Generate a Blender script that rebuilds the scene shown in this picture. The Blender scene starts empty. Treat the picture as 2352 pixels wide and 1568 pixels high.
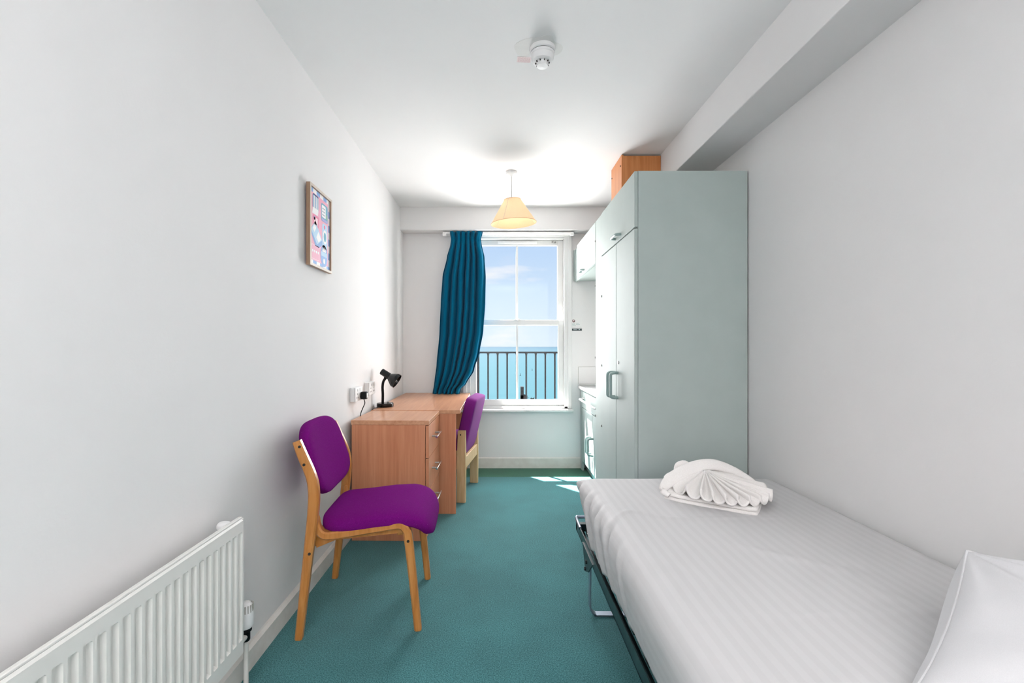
import bpy, bmesh, math, random
from mathutils import Vector, Matrix, noise
R = math.radians
PI = math.pi
sc = bpy.context.scene
COL = sc.collection
random.seed(7)

# ------------------------------------------------------------------ camera
F_PX = 1045.0
cam_d = bpy.data.cameras.new('camera')
cam_d.sensor_width = 36.0
cam_d.lens = F_PX * 36.0 / 2352.0
cam_d.shift_x = 33.0 / 2352.0
cam_d.shift_y = 12.0 / 2352.0
cam_d.clip_start = 0.02
cam_d.clip_end = 60000
cam = bpy.data.objects.new('camera', cam_d)
COL.objects.link(cam)
cam.location = (0, 0, 1.17)
cam.rotation_euler = (R(90), 0, 0)
sc.camera = cam

# ------------------------------------------------------------------ colour helpers
def lin(c):
    c = c / 255.0
    return c / 12.92 if c <= 0.04045 else ((c + 0.055) / 1.055) ** 2.4
def rgb(r, g, b):
    return (lin(r), lin(g), lin(b), 1.0)

# ------------------------------------------------------------------ world sky
w = bpy.data.worlds.new('sky'); sc.world = w; w.use_nodes = True
nt = w.node_tree; nt.nodes.clear()
def N(nt, t, **kw):
    n = nt.nodes.new(t)
    for k, v in kw.items():
        setattr(n, k, v)
    return n
out = N(nt, 'ShaderNodeOutputWorld'); bg = N(nt, 'ShaderNodeBackground')
tc = N(nt, 'ShaderNodeTexCoord'); sep = N(nt, 'ShaderNodeSeparateXYZ')
ramp = N(nt, 'ShaderNodeValToRGB')
e = ramp.color_ramp.elements
e[0].position = 0.0; e[0].color = rgb(226, 241, 253)
e[1].position = 1.0; e[1].color = rgb(112, 165, 232)
for p, c in ((0.10, rgb(211, 232, 252)), (0.22, rgb(190, 217, 249)), (0.5, rgb(150, 193, 243))):
    x = ramp.color_ramp.elements.new(p); x.color = c
mp = N(nt, 'ShaderNodeMapping'); mp.inputs['Scale'].default_value = (5.0, 5.0, 20.0)
mp.inputs['Location'].default_value = (0.75, 0.35, 0.2)
nz = N(nt, 'ShaderNodeTexNoise'); nz.inputs['Scale'].default_value = 1.0; nz.inputs['Detail'].default_value = 7
cr = N(nt, 'ShaderNodeMapRange'); cr.inputs['From Min'].default_value = 0.55; cr.inputs['From Max'].default_value = 0.70
cr.inputs['To Max'].default_value = 0.95
mix = N(nt, 'ShaderNodeMixRGB'); mix.inputs['Color2'].default_value = rgb(246, 248, 252)
L = nt.links.new
L(tc.outputs['Generated'], sep.inputs[0]); L(sep.outputs['Z'], ramp.inputs['Fac'])
L(tc.outputs['Generated'], mp.inputs['Vector']); L(mp.outputs[0], nz.inputs['Vector'])
L(nz.outputs['Fac'], cr.inputs['Value']); L(cr.outputs[0], mix.inputs['Fac'])
L(ramp.outputs['Color'], mix.inputs['Color1']); L(mix.outputs[0], bg.inputs['Color'])
bg.inputs['Strength'].default_value = 0.70
L(bg.outputs[0], out.inputs[0])

# ------------------------------------------------------------------ sun, daylight and added fill
SUN_AZ, SUN_EL = R(40), R(62.9)
sd = bpy.data.lights.new('sun', 'SUN'); sd.energy = 36; sd.angle = R(0.53); sd.color = (1.0, 0.97, 0.92)
sun = bpy.data.objects.new('sun', sd); COL.objects.link(sun)
dv = Vector((math.sin(SUN_AZ) * math.cos(SUN_EL), -math.cos(SUN_AZ) * math.cos(SUN_EL), -math.sin(SUN_EL)))
sun.rotation_euler = dv.to_track_quat('-Z', 'Y').to_euler()
sun.location = (-3, 8, 9)

def area(name, loc, direction, sx, sy, power, col, spread=180):
    d = bpy.data.lights.new(name, 'AREA'); d.shape = 'RECTANGLE'; d.size = sx; d.size_y = sy
    d.energy = power; d.color = col; d.spread = R(spread)
    o = bpy.data.objects.new(name, d); COL.objects.link(o); o.location = loc
    o.rotation_euler = Vector(direction).to_track_quat('-Z', 'Z' if abs(direction[2]) < 0.9 else 'Y').to_euler()
    return o
# daylight entering at the window opening
area('window_daylight', (0.19, 4.37, 1.40), (0, -1, 0), 0.80, 1.50, 28, (1.0, 0.990, 0.99), 160)
# fill lamp added behind the camera, bounced off the ceiling and rear wall
area('rear_fill_bounce', (0.15, -1.15, 1.45), (0.0, -0.5, 0.85), 1.2, 0.8, 66, (1.0, 0.972, 0.975))

vs = sc.view_settings
vs.view_transform = 'Standard'; vs.look = 'None'; vs.gamma = 1.0; vs.use_curve_mapping = False
vs.exposure = 0.55

# ------------------------------------------------------------------ materials
MAT = {}
def new_mat(name):
    m = bpy.data.materials.new(name); m.use_nodes = True
    b = m.node_tree.nodes['Principled BSDF']
    MAT[name] = m
    return m, m.node_tree, b
def setp(b, col=None, rough=0.5, metal=0.0, spec=0.5, sheen=0.0, coat=0.0):
    if col is not None: b.inputs['Base Color'].default_value = col
    b.inputs['Roughness'].default_value = rough; b.inputs['Metallic'].default_value = metal
    b.inputs['Specular IOR Level'].default_value = spec
    b.inputs['Sheen Weight'].default_value = sheen; b.inputs['Coat Weight'].default_value = coat
def add_bump(nt, b, height_socket, strength, dist=0.002):
    bp = nt.nodes.new('ShaderNodeBump'); bp.inputs['Strength'].default_value = strength
    bp.inputs['Distance'].default_value = dist
    nt.links.new(height_socket, bp.inputs['Height']); nt.links.new(bp.outputs[0], b.inputs['Normal'])
def noise_node(nt, scale, detail=4, vec_scale=(1, 1, 1), rough=0.55):
    t = nt.nodes.new('ShaderNodeTexCoord'); m = nt.nodes.new('ShaderNodeMapping')
    m.inputs['Scale'].default_value = vec_scale
    n = nt.nodes.new('ShaderNodeTexNoise'); n.inputs['Scale'].default_value = scale
    n.inputs['Detail'].default_value = detail; n.inputs['Roughness'].default_value = rough
    nt.links.new(t.outputs['Object'], m.inputs[0]); nt.links.new(m.outputs[0], n.inputs['Vector'])
    return n
def ramp_node(nt, src, stops):
    r = nt.nodes.new('ShaderNodeValToRGB')
    el = r.color_ramp.elements
    el[0].position, el[0].color = stops[0]; el[1].position, el[1].color = stops[-1]
    for p, c in stops[1:-1]:
        q = el.new(p); q.color = c
    nt.links.new(src, r.inputs['Fac'])
    return r
def paint(name, col, col2=None, rough=0.6, scale=3.0, bump=0.15, bscale=60, spec=0.3, lo=0.35, hi=0.65):
    m, nt, b = new_mat(name); setp(b, col, rough, spec=spec)
    if col2:
        n = noise_node(nt, scale, 5)
        r = ramp_node(nt, n.outputs['Fac'], [(lo, col), (hi, col2)])
        nt.links.new(r.outputs[0], b.inputs['Base Color'])
    if bump:
        n2 = noise_node(nt, bscale, 3); add_bump(nt, b, n2.outputs['Fac'], bump, 0.002)
    return m
def plain(name, col, rough=0.5, metal=0.0, spec=0.5, coat=0.0):
    m, nt, b = new_mat(name); setp(b, col, rough, metal, spec, coat=coat)
    n = noise_node(nt, 40, 3)
    mr = nt.nodes.new('ShaderNodeMapRange'); mr.inputs['To Min'].default_value = max(0.02, rough - 0.04)
    mr.inputs['To Max'].default_value = rough + 0.04
    nt.links.new(n.outputs['Fac'], mr.inputs['Value']); nt.links.new(mr.outputs[0], b.inputs['Roughness'])
    return m
def wood(name, c1, c2, c3, vs, rough=0.4, spec=0.4, scale=1.0, coat=0.0):
    m, nt, b = new_mat(name); setp(b, c1, rough, spec=spec, coat=coat)
    n = noise_node(nt, scale, 6, vs, 0.6)
    n.inputs['Distortion'].default_value = 0.4
    r = ramp_node(nt, n.outputs['Fac'], [(0.3, c1), (0.5, c2), (0.7, c3)])
    nt.links.new(r.outputs[0], b.inputs['Base Color'])
    add_bump(nt, b, n.outputs['Fac'], 0.05, 0.001)
    return m
def fabric(name, c1, c2, scale=900, bump=0.5, sheen=0.3, rough=0.95, lint=None, big=None):
    m, nt, b = new_mat(name); setp(b, c1, rough, spec=0.04, sheen=sheen)
    n = noise_node(nt, scale, 2)
    r = ramp_node(nt, n.outputs['Fac'], [(0.3, c1), (0.7, c2)])
    last = r.outputs[0]
    if big:
        n3 = noise_node(nt, big[0], 3)
        r3 = ramp_node(nt, n3.outputs['Fac'], [(0.35, (big[1],) * 3 + (1,)), (0.65, (big[2],) * 3 + (1,))])
        mx = nt.nodes.new('ShaderNodeMixRGB'); mx.blend_type = 'MULTIPLY'; mx.inputs['Fac'].default_value = 1
        nt.links.new(last, mx.inputs['Color1']); nt.links.new(r3.outputs[0], mx.inputs['Color2'])
        last = mx.outputs[0]
    if lint:
        n4 = noise_node(nt, lint[0], 2)
        r4 = ramp_node(nt, n4.outputs['Fac'], [(lint[1], (0, 0, 0, 1)), (lint[1] + 0.05, (1, 1, 1, 1))])
        mx = nt.nodes.new('ShaderNodeMixRGB'); mx.inputs['Color2'].default_value = lint[2]
        nt.links.new(r4.outputs[0], mx.inputs['Fac']); nt.links.new(last, mx.inputs['Color1'])
        last = mx.outputs[0]
    nt.links.new(last, b.inputs['Base Color'])
    add_bump(nt, b, n.outputs['Fac'], bump, 0.001)
    return m

paint('wall_paint', rgb(237, 236, 236), rgb(234, 233, 233), 0.9, 1.2, 0.12, 90, spec=0.08)
paint('ceiling_paint', rgb(242, 242, 242), rgb(239, 239, 239), 0.9, 1.0, 0.1, 90, spec=0.08)
paint('skirting_paint', rgb(232, 229, 224), rgb(222, 218, 212), 0.45, 14, 0.12, 30, spec=0.4)
paint('gloss_white', rgb(229, 229, 228), None, 0.4, bump=0.03, spec=0.3)
paint('radiator_white', rgb(232, 231, 227), None, 0.35, bump=0.03, spec=0.45)
paint('mint_paint', rgb(177, 189, 186), rgb(174, 186, 183), 0.6, 6, 0.05, 40, spec=0.2)
plain('mint_plastic', rgb(150, 172, 170), 0.4)
plain('white_plastic', rgb(236, 236, 236), 0.45, spec=0.3)
plain('grey_seam', rgb(176, 174, 168), 0.7)
plain('dark_gap', rgb(40, 38, 36), 0.8)
plain('black_plastic', rgb(7, 9, 12), 0.2, spec=0.4)
plain('black_matt', rgb(12, 13, 15), 0.6, spec=0.25)
plain('black_metal', rgb(22, 28, 30), 0.35, spec=0.5)
plain('railing_paint', rgb(12, 15, 20), 0.6, spec=0.2)
plain('bed_frame_paint', rgb(24, 40, 42), 0.32, spec=0.5)
plain('steel_worn', rgb(168, 176, 190), 0.3, 0.85)
plain('chrome', rgb(215, 215, 212), 0.16, 1.0)
plain('silver_grey', rgb(150, 150, 148), 0.35, 0.8)
wood('beech_laminate', rgb(202, 130, 94), rgb(211, 141, 104), rgb(219, 152, 116), (60, 60, 2.2), 0.36)
wood('beech_laminate_top', rgb(196, 138, 102), rgb(208, 152, 116), rgb(218, 166, 130), (50, 2.2, 50), 0.28, spec=0.5)
wood('orange_board', rgb(190, 118, 66), rgb(204, 132, 78), rgb(214, 146, 92), (70, 70, 3), 0.4)
wood('beech_honey', rgb(178, 112, 52), rgb(198, 132, 68), rgb(210, 148, 84), (45, 45, 5), 0.3, coat=0.3)
wood('beech_pale', rgb(204, 168, 122), rgb(214, 180, 136), rgb(222, 192, 150), (45, 45, 5), 0.4)
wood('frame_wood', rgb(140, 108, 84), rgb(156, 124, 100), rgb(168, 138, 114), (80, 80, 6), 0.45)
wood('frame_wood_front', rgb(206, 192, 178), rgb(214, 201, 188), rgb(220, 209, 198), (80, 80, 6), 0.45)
fabric('purple_wool', rgb(92, 10, 94), rgb(132, 26, 132), 700, 0.5, 0.0, lint=(330, 0.74, rgb(196, 150, 196)))
fabric('purple_wool_plain', rgb(100, 24, 104), rgb(136, 46, 138), 700, 0.5, 0.08)
fabric('teal_curtain', rgb(0, 84, 116), rgb(3, 101, 136), 800, 0.35, 0.05)
fabric('white_towel', rgb(236, 232, 229), rgb(246, 243, 241), 420, 0.9, 0.3)
fabric('pillow_cotton', rgb(198, 198, 200), rgb(204, 204, 206), 900, 0.1, 0.1)
fabric('mattress_ticking', rgb(206, 210, 224), rgb(216, 219, 231), 500, 0.2, 0.1)
fabric('carpet_green', rgb(22, 84, 88), rgb(84, 148, 152), 230, 0.9, 0.25, big=(2.5, 0.88, 1.08))
fabric('carpet_strip_green', rgb(34, 92, 70), rgb(66, 126, 102), 480, 0.9, 0.2, big=(3, 0.85, 1.05))

# sateen stripes woven along the sheet
m, nt_, b = new_mat('striped_sheet'); setp(b, rgb(236, 235, 236), 0.75, spec=0.25, sheen=0.1)
t = nt_.nodes.new('ShaderNodeTexCoord'); s_ = nt_.nodes.new('ShaderNodeSeparateXYZ')
mm = nt_.nodes.new('ShaderNodeMath'); mm.operation = 'MULTIPLY'; mm.inputs[1].default_value = 2 * PI / 0.034
sn = nt_.nodes.new('ShaderNodeMath'); sn.operation = 'SINE'
st = nt_.nodes.new('ShaderNodeMapRange'); st.inputs['From Min'].default_value = -0.15; st.inputs['From Max'].default_value = 0.15
nt_.links.new(t.outputs['UV'], s_.inputs[0]); nt_.links.new(s_.outputs['X'], mm.inputs[0])
nt_.links.new(mm.outputs[0], sn.inputs[0]); nt_.links.new(sn.outputs[0], st.inputs['Value'])
r_ = ramp_node(nt_, st.outputs[0], [(0, rgb(202, 201, 202)), (1, rgb(205, 204, 205))])
nt_.links.new(r_.outputs[0], b.inputs['Base Color'])
rr = nt_.nodes.new('ShaderNodeMapRange'); rr.inputs['To Min'].default_value = 0.76; rr.inputs['To Max'].default_value = 0.66
nt_.links.new(st.outputs[0], rr.inputs['Value']); nt_.links.new(rr.outputs[0], b.inputs['Roughness'])

# lamp shade: thin cloth that lets light through
m, nt_, b = new_mat('shade_cloth')
nt_.nodes.remove(b)
df = nt_.nodes.new('ShaderNodeBsdfDiffuse'); tl = nt_.nodes.new('ShaderNodeBsdfTranslucent'); ms = nt_.nodes.new('ShaderNodeMixShader')
nn = noise_node(nt_, 300, 2); rp = ramp_node(nt_, nn.outputs['Fac'], [(0.3, rgb(240, 205, 166)), (0.7, rgb(245, 212, 176))])
nt_.links.new(rp.outputs[0], df.inputs['Color']); nt_.links.new(rp.outputs[0], tl.inputs['Color'])
ms.inputs[0].default_value = 0.14
nt_.links.new(df.outputs[0], ms.inputs[1]); nt_.links.new(tl.outputs[0], ms.inputs[2])
nt_.links.new(ms.outputs[0], nt_.nodes['Material Output'].inputs[0])

def emit(name, col, strength):
    m = bpy.data.materials.new(name); m.use_nodes = True; nt = m.node_tree; nt.nodes.clear()
    o = nt.nodes.new('ShaderNodeOutputMaterial'); e = nt.nodes.new('ShaderNodeEmission')
    e.inputs[0].default_value = col; e.inputs[1].default_value = strength
    nt.links.new(e.outputs[0], o.inputs[0]); MAT[name] = m
emit('bulb_glow', (1.0, 0.95, 0.86, 1), 13)

# window glass
m = bpy.data.materials.new('window_glass'); m.use_nodes = True; MAT['window_glass'] = m
nt_ = m.node_tree; nt_.nodes.clear()
o_ = nt_.nodes.new('ShaderNodeOutputMaterial'); tr = nt_.nodes.new('ShaderNodeBsdfTransparent'); gl = nt_.nodes.new('ShaderNodeBsdfGlossy')
gl.inputs['Roughness'].default_value = 0.02
ms = nt_.nodes.new('ShaderNodeMixShader'); tr.inputs[0].default_value = (0.995, 0.998, 1, 1)
ms.inputs[0].default_value = 0.012; nt_.links.new(tr.outputs[0], ms.inputs[1]); nt_.links.new(gl.outputs[0], ms.inputs[2])
nt_.links.new(ms.outputs[0], o_.inputs[0])

# sea: turquoise shallows by the shore, deeper blue far out
m, nt_, b = new_mat('sea_water'); setp(b, (0.03, 0.06, 0.08, 1), 0.35, spec=0.2)
t = nt_.nodes.new('ShaderNodeTexCoord'); s_ = nt_.nodes.new('ShaderNodeSeparateXYZ')
nt_.links.new(t.outputs['Object'], s_.inputs[0])
lg = nt_.nodes.new('ShaderNodeMath'); lg.operation = 'LOGARITHM'; lg.inputs[1].default_value = 10
nt_.links.new(s_.outputs['Y'], lg.inputs[0])
mr = nt_.nodes.new('ShaderNodeMapRange'); mr.inputs['From Min'].default_value = 1.8; mr.inputs['From Max'].default_value = 3.8
nt_.links.new(lg.outputs[0], mr.inputs['Value'])
nz = noise_node(nt_, 1.0, 6, (0.02, 0.14, 1)); ad = nt_.nodes.new('ShaderNodeMath'); ad.operation = 'MULTIPLY_ADD'
ad.inputs[1].default_value = 0.35; nt_.links.new(nz.outputs['Fac'], ad.inputs[0]); 
sb = nt_.nodes.new('ShaderNodeMath'); sb.operation = 'SUBTRACT'; sb.inputs[1].default_value = 0.175
nt_.links.new(mr.outputs[0], ad.inputs[2]); nt_.links.new(ad.outputs[0], sb.inputs[0])
SEA = [(0.0, (0.0108, 0.0425, 0.0515, 1)), (0.35, (0.0083, 0.0390, 0.0495, 1)), (0.7, (0.0060, 0.0285, 0.0410, 1)), (1.0, (0.0022, 0.0180, 0.0310, 1))]
rp = ramp_node(nt_, sb.outputs[0], SEA)
nt_.links.new(rp.outputs[0], b.inputs['Base Color'])

# ------------------------------------------------------------------ mesh helpers
def link(o, parent=None):
    COL.objects.link(o)
    if parent is not None:
        o.parent = parent
    return o
def obj(name, bm, mat, parent=None, smooth=False, bevel=0.0, angle=40):
    me = bpy.data.meshes.new(name)
    bmesh.ops.recalc_face_normals(bm, faces=bm.faces)
    bm.to_mesh(me); bm.free()
    me.materials.append(MAT[mat] if isinstance(mat, str) else mat)
    o = bpy.data.objects.new(name, me); link(o, parent)
    if smooth:
        for p in me.polygons: p.use_smooth = True
        if angle < 180:
            try:
                me.set_sharp_from_angle(angle=R(angle))
            except Exception:
                pass
    if bevel:
        mod = o.modifiers.new('bevel', 'BEVEL'); mod.width = bevel; mod.segments = 2; mod.limit_method = 'ANGLE'; mod.angle_limit = R(40)
    return o
def thing(name, label, cat, loc=(0, 0, 0), rz=0.0, group=None):
    o = bpy.data.objects.new(name, None); COL.objects.link(o); o.empty_display_size = 0.05
    o.location = loc; o.rotation_euler = (0, 0, rz)
    return tag(o, label, cat, group)
def tag(o, label, cat, group=None):
    o['label'] = label; o['category'] = cat
    if group: o['group'] = group
    return o
def struct(o, label=None):
    o['kind'] = 'structure'
    if label: o['label'] = label
    return o
def part(o, label):
    o['label'] = label
    return o
def box(bm, x0, x1, y0, y1, z0, z1):
    v = [bm.verts.new(p) for p in ((x0, y0, z0), (x1, y0, z0), (x1, y1, z0), (x0, y1, z0), (x0, y0, z1), (x1, y0, z1), (x1, y1, z1), (x0, y1, z1))]
    for f in ((0, 1, 2, 3), (4, 5, 6, 7), (0, 1, 5, 4), (1, 2, 6, 5), (2, 3, 7, 6), (3, 0, 4, 7)):
        bm.faces.new([v[i] for i in f])
    return v
def bx(name, mat, dims, parent=None, bevel=0.0):
    bm = bmesh.new(); box(bm, *dims)
    return obj(name, bm, mat, parent, bevel=bevel, smooth=False)
def boxes(name, mat, lst, parent=None, bevel=0.0):
    bm = bmesh.new()
    for d in lst: box(bm, *d)
    return obj(name, bm, mat, parent, bevel=bevel)
def prism(bm, pts, axis, a0, a1):
    """pts: 2D polygon; extruded along axis from a0 to a1"""
    def P(p, a):
        return {'x': (a, p[0], p[1]), 'y': (p[0], a, p[1]), 'z': (p[0], p[1], a)}[axis]
    A = [bm.verts.new(P(p, a0)) for p in pts]; B = [bm.verts.new(P(p, a1)) for p in pts]
    n = len(pts)
    bm.faces.new(A); bm.faces.new(B[::-1])
    for i in range(n):
        bm.faces.new([A[i], A[(i + 1) % n], B[(i + 1) % n], B[i]])
def catmull(P, n=8):
    P = [Vector(p) for p in P]
    Q = [P[0] * 2 - P[1]] + P + [P[-1] * 2 - P[-2]]
    res = []
    for i in range(1, len(Q) - 2):
        p0, p1, p2, p3 = Q[i - 1:i + 3]
        for k in range(n):
            t = k / n
            res.append(0.5 * ((2 * p1) + (p2 - p0) * t + (2 * p0 - 5 * p1 + 4 * p2 - p3) * t * t + (3 * p1 - p0 - 3 * p2 + p3) * t ** 3))
    res.append(P[-1])
    return res
def tube(bm, pts, r, seg=10, caps=True):
    """round tube along pts; r number or list"""
    pts = [Vector(p) for p in pts]
    n = len(pts); rings = []
    up = None
    for i, p in enumerate(pts):
        t = (pts[min(i + 1, n - 1)] - pts[max(i - 1, 0)]).normalized()
        if up is None:
            up = Vector((0, 0, 1)) if abs(t.z) < 0.9 else Vector((1, 0, 0))
        a = t.cross(up)
        if a.length < 1e-5: a = t.cross(Vector((0, 1, 0)))
        a.normalize(); b = t.cross(a).normalized(); up = -b if b.dot(up) < 0 else b
        b = up
        rr = r[i] if isinstance(r, (list, tuple)) else r
        rings.append([bm.verts.new(p + (a * math.cos(2 * PI * k / seg) + b * math.sin(2 * PI * k / seg)) * rr) for k in range(seg)])
    for i in range(n - 1):
        for k in range(seg):
            bm.faces.new([rings[i][k], rings[i][(k + 1) % seg], rings[i + 1][(k + 1) % seg], rings[i + 1][k]])
    if caps:
        bm.faces.new(rings[0][::-1]); bm.faces.new(rings[-1])
def lathe(bm, prof, seg=32, mtx=None, cap=True):
    """prof: list of (r, z)"""
    mtx = mtx or Matrix()
    rings = []
    for r, z in prof:
        rings.append([bm.verts.new(mtx @ Vector((r * math.cos(2 * PI * k / seg), r * math.sin(2 * PI * k / seg), z))) for k in range(seg)])
    for i in range(len(prof) - 1):
        for k in range(seg):
            bm.faces.new([rings[i][k], rings[i][(k + 1) % seg], rings[i + 1][(k + 1) % seg], rings[i + 1][k]])
    if cap:
        bm.faces.new(rings[0][::-1]); bm.faces.new(rings[-1])
def superell(bm, sx, sy, sz, e1=0.5, e2=0.4, nu=24, nv=48, fn=None):
    def sp(v, e):
        return math.copysign(abs(v) ** e, v)
    rows = []
    for i in range(nu + 1):
        eta = -PI / 2 + PI * i / nu
        ce, se = sp(math.cos(eta), e1), sp(math.sin(eta), e1)
        row = []
        for k in range(nv):
            om = 2 * PI * k / nv
            p = Vector((sx * ce * sp(math.cos(om), e2), sy * ce * sp(math.sin(om), e2), sz * se))
            if fn: p = fn(p)
            row.append(p)
        rows.append(row)
    bot = bm.verts.new(sum(rows[0], Vector()) / nv); top = bm.verts.new(sum(rows[-1], Vector()) / nv)
    V = [[bm.verts.new(p) for p in r] for r in rows[1:-1]]
    for k in range(nv):
        bm.faces.new([bot, V[0][(k + 1) % nv], V[0][k]])
        bm.faces.new([top, V[-1][k], V[-1][(k + 1) % nv]])
    for i in range(len(V) - 1):
        for k in range(nv):
            bm.faces.new([V[i][k], V[i][(k + 1) % nv], V[i + 1][(k + 1) % nv], V[i + 1][k]])
def bentwood(bm, path, widths, y0, y1, ch=0.006, n=6):
    """sweep of a chamfered rectangle along a path (x, z) lying in a plane of constant y"""
    P = catmull([(p[0], 0, p[1]) for p in path], n)
    W = catmull([(q, 0, 0) for q in widths], n)
    m = len(P); rings = []
    ys = ((y0, 1 - ch), )
    for i, p in enumerate(P):
        t = (P[min(i + 1, m - 1)] - P[max(i - 1, 0)]).normalized()
        nrm = Vector((-t.z, 0, t.x)); h = W[i].x / 2
        ring = []
        for (a, yy) in ((-h, y0 + ch), (-h, y1 - ch), (-h + ch, y1), (h - ch, y1), (h, y1 - ch), (h, y0 + ch), (h - ch, y0), (-h + ch, y0)):
            q = p + nrm * a
            ring.append(bm.verts.new((q.x, yy, q.z)))
        rings.append(ring)
    for i in range(m - 1):
        for k in range(8):
            bm.faces.new([rings[i][k], rings[i][(k + 1) % 8], rings[i + 1][(k + 1) % 8], rings[i + 1][k]])
    bm.faces.new(rings[0][::-1]); bm.faces.new(rings[-1])
def grid(bm, fn, nu, nv, uv=None):
    V = [[bm.verts.new(fn(i / nu, j / nv)) for j in range(nv + 1)] for i in range(nu + 1)]
    lay = bm.loops.layers.uv.new('UVMap') if uv else None
    for i in range(nu):
        for j in range(nv):
            f = bm.faces.new([V[i][j], V[i + 1][j], V[i + 1][j + 1], V[i][j + 1]])
            if lay:
                for lp, (a, c) in zip(f.loops, ((i, j), (i + 1, j), (i + 1, j + 1), (i, j + 1))):
                    lp[lay].uv = uv(a / nu, c / nv)
    return V
def lerp_tab(tab, x):
    if x <= tab[0][0]: return tab[0][1]
    for (a, p), (b_, q) in zip(tab, tab[1:]):
        if x <= b_:
            t = (x - a) / (b_ - a); t = t * t * (3 - 2 * t) * 0.5 + t * 0.5
            return p + (q - p) * t
    return tab[-1][1]
def gauss(x, s): return math.exp(-(x / s) ** 2)
def cyl_y(bm, x, z, y0, y1, r, seg=16):
    tube(bm, [(x, y0, z), (x, y1, z)], r, seg)
def cyl(bm, a, b_, r, seg=16):
    tube(bm, [a, b_], r, seg)

# ------------------------------------------------------------------ room shell
H = 2.473; XL = -0.91; XR = 1.335; YB = 4.40; YF = -2.40
o = bx('floor', 'carpet_green', (XL - 0.1, XR + 0.1, YF - 0.1, 4.09, -0.1, 0.0)); struct(o, 'dark green cut-pile carpet')
o = bx('floor_threshold', 'carpet_strip_green', (XL - 0.1, XR + 0.1, 4.094, YB + 0.02, -0.1, -0.001)); struct(o, 'greener strip of carpet under the window')
o = bx('ceiling', 'ceiling_paint', (XL - 0.1, XR + 0.1, YF - 0.1, YB + 0.1, H, H + 0.1)); struct(o)
bm = bmesh.new()
box(bm, XL - 0.1, XL, YF - 0.1, 3.018, -0.1, H + 0.05); box(bm, XL - 0.1, XL - 0.003, 3.02, YB + 0.1, -0.1, H + 0.05)
box(bm, XL - 0.1, XL - 0.006, 3.01, 3.03, -0.1, H + 0.05)
struct(obj('wall_left', bm, 'wall_paint'))
struct(bx('wall_right', 'wall_paint', (XR, XR + 0.1, YF - 0.1, YB + 0.1, -0.1, H + 0.05)))
struct(bx('wall_front', 'wall_paint', (XL - 0.1, XR + 0.1, YF - 0.1, YF, -0.1, H + 0.05)))
WX0, WX1, WZ0, WZ1 = -0.30, 0.68, 0.572, 2.245
boxes_back = [(XL - 0.1, WX0, YB, YB + 0.12, -0.1, H + 0.05), (WX1, XR + 0.1, YB, YB + 0.12, -0.1, H + 0.05),
              (WX0, WX1, YB, YB + 0.12, -0.1, WZ0), (WX0, WX1, YB, YB + 0.12, WZ1, H + 0.05)]
struct(boxes('wall_back', 'wall_paint', boxes_back))
struct(bx('trim_1', 'wall_paint', (1.107, XR + 0.02, YF, YB - 0.15, 2.26, H + 0.02), bevel=0.004), 'boxed beam running along the ceiling above the bed')
struct(bx('trim_2', 'wall_paint', (XL - 0.02, XR + 0.02, 4.25, YB + 0.02, 2.262, H + 0.02), bevel=0.006), 'boxed lintel across the window wall')
bm = bmesh.new()
prism(bm, [(XL, 0.0), (XL + 0.016, 0.0), (XL + 0.016, 0.074), (XL + 0.006, 0.086), (XL, 0.088)], 'y', YF, YB)
o = obj('baseboard_left', bm, 'skirting_paint'); struct(o)
bm = bmesh.new()
prism(bm, [(YB - 0.017, 0.0), (YB, 0.0), (YB, 0.102), (YB - 0.008, 0.102), (YB - 0.017, 0.094)], 'x', XL + 0.016, 0.83)
struct(obj('baseboard_back', bm, 'skirting_paint'))
struct(bx('baseboard_right', 'skirting_paint', (XR - 0.016, XR, YF, 2.40, 0, 0.088)))

# ------------------------------------------------------------------ window
win = bpy.data.objects.new('window_1', None); COL.objects.link(win); win.location = (0.19, YB, WZ0); struct(win, 'white sliding sash window over the sea')
def wp(name, mat, lst, bevel=0.0, parent=None):
    bm = bmesh.new()
    for d in lst: box(bm, *d)
    p = parent or win
    o = obj(name, bm, mat, None, bevel=bevel)
    o.parent = p
    if p is win: o.matrix_parent_inverse = Matrix.Translation((-0.19, -YB, -WZ0))
    return o
cx = 0.19
wp('architrave', 'gloss_white', [(cx - 0.525, cx - 0.485, 4.375, 4.41, 0.575, 2.262), (cx + 0.485, cx + 0.525, 4.375, 4.41, 0.575, 2.262), (cx - 0.525, cx + 0.525, 4.375, 4.41, 2.232, 2.262)], 0.006)
wp('frame', 'gloss_white', [(WX0 - 0.005, cx - 0.452, 4.385, 4.52, 0.575, 2.25), (cx + 0.452, WX1 + 0.005, 4.385, 4.52, 0.575, 2.25),
                            (cx - 0.452, cx + 0.452, 4.40, 4.52, 2.215, 2.25), (cx - 0.452, cx + 0.452, 4.41, 4.52, 0.56, 0.592)], 0.003)
bm = bmesh.new()
prism(bm, [(4.315, 0.556), (4.32, 0.548), (4.42, 0.548), (4.42, 0.574), (4.325, 0.574), (4.317, 0.570)], 'x', cx - 0.55, cx + 0.53)
o = obj('window_sill', bm, 'gloss_white', bevel=0.003); o.parent = win; o.matrix_parent_inverse = Matrix.Translation((-0.19, -YB, -WZ0))
wp('sill_bead', 'gloss_white', [(cx - 0.48, cx + 0.49, 4.385, 4.412, 0.574, 0.596)], 0.004)
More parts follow.
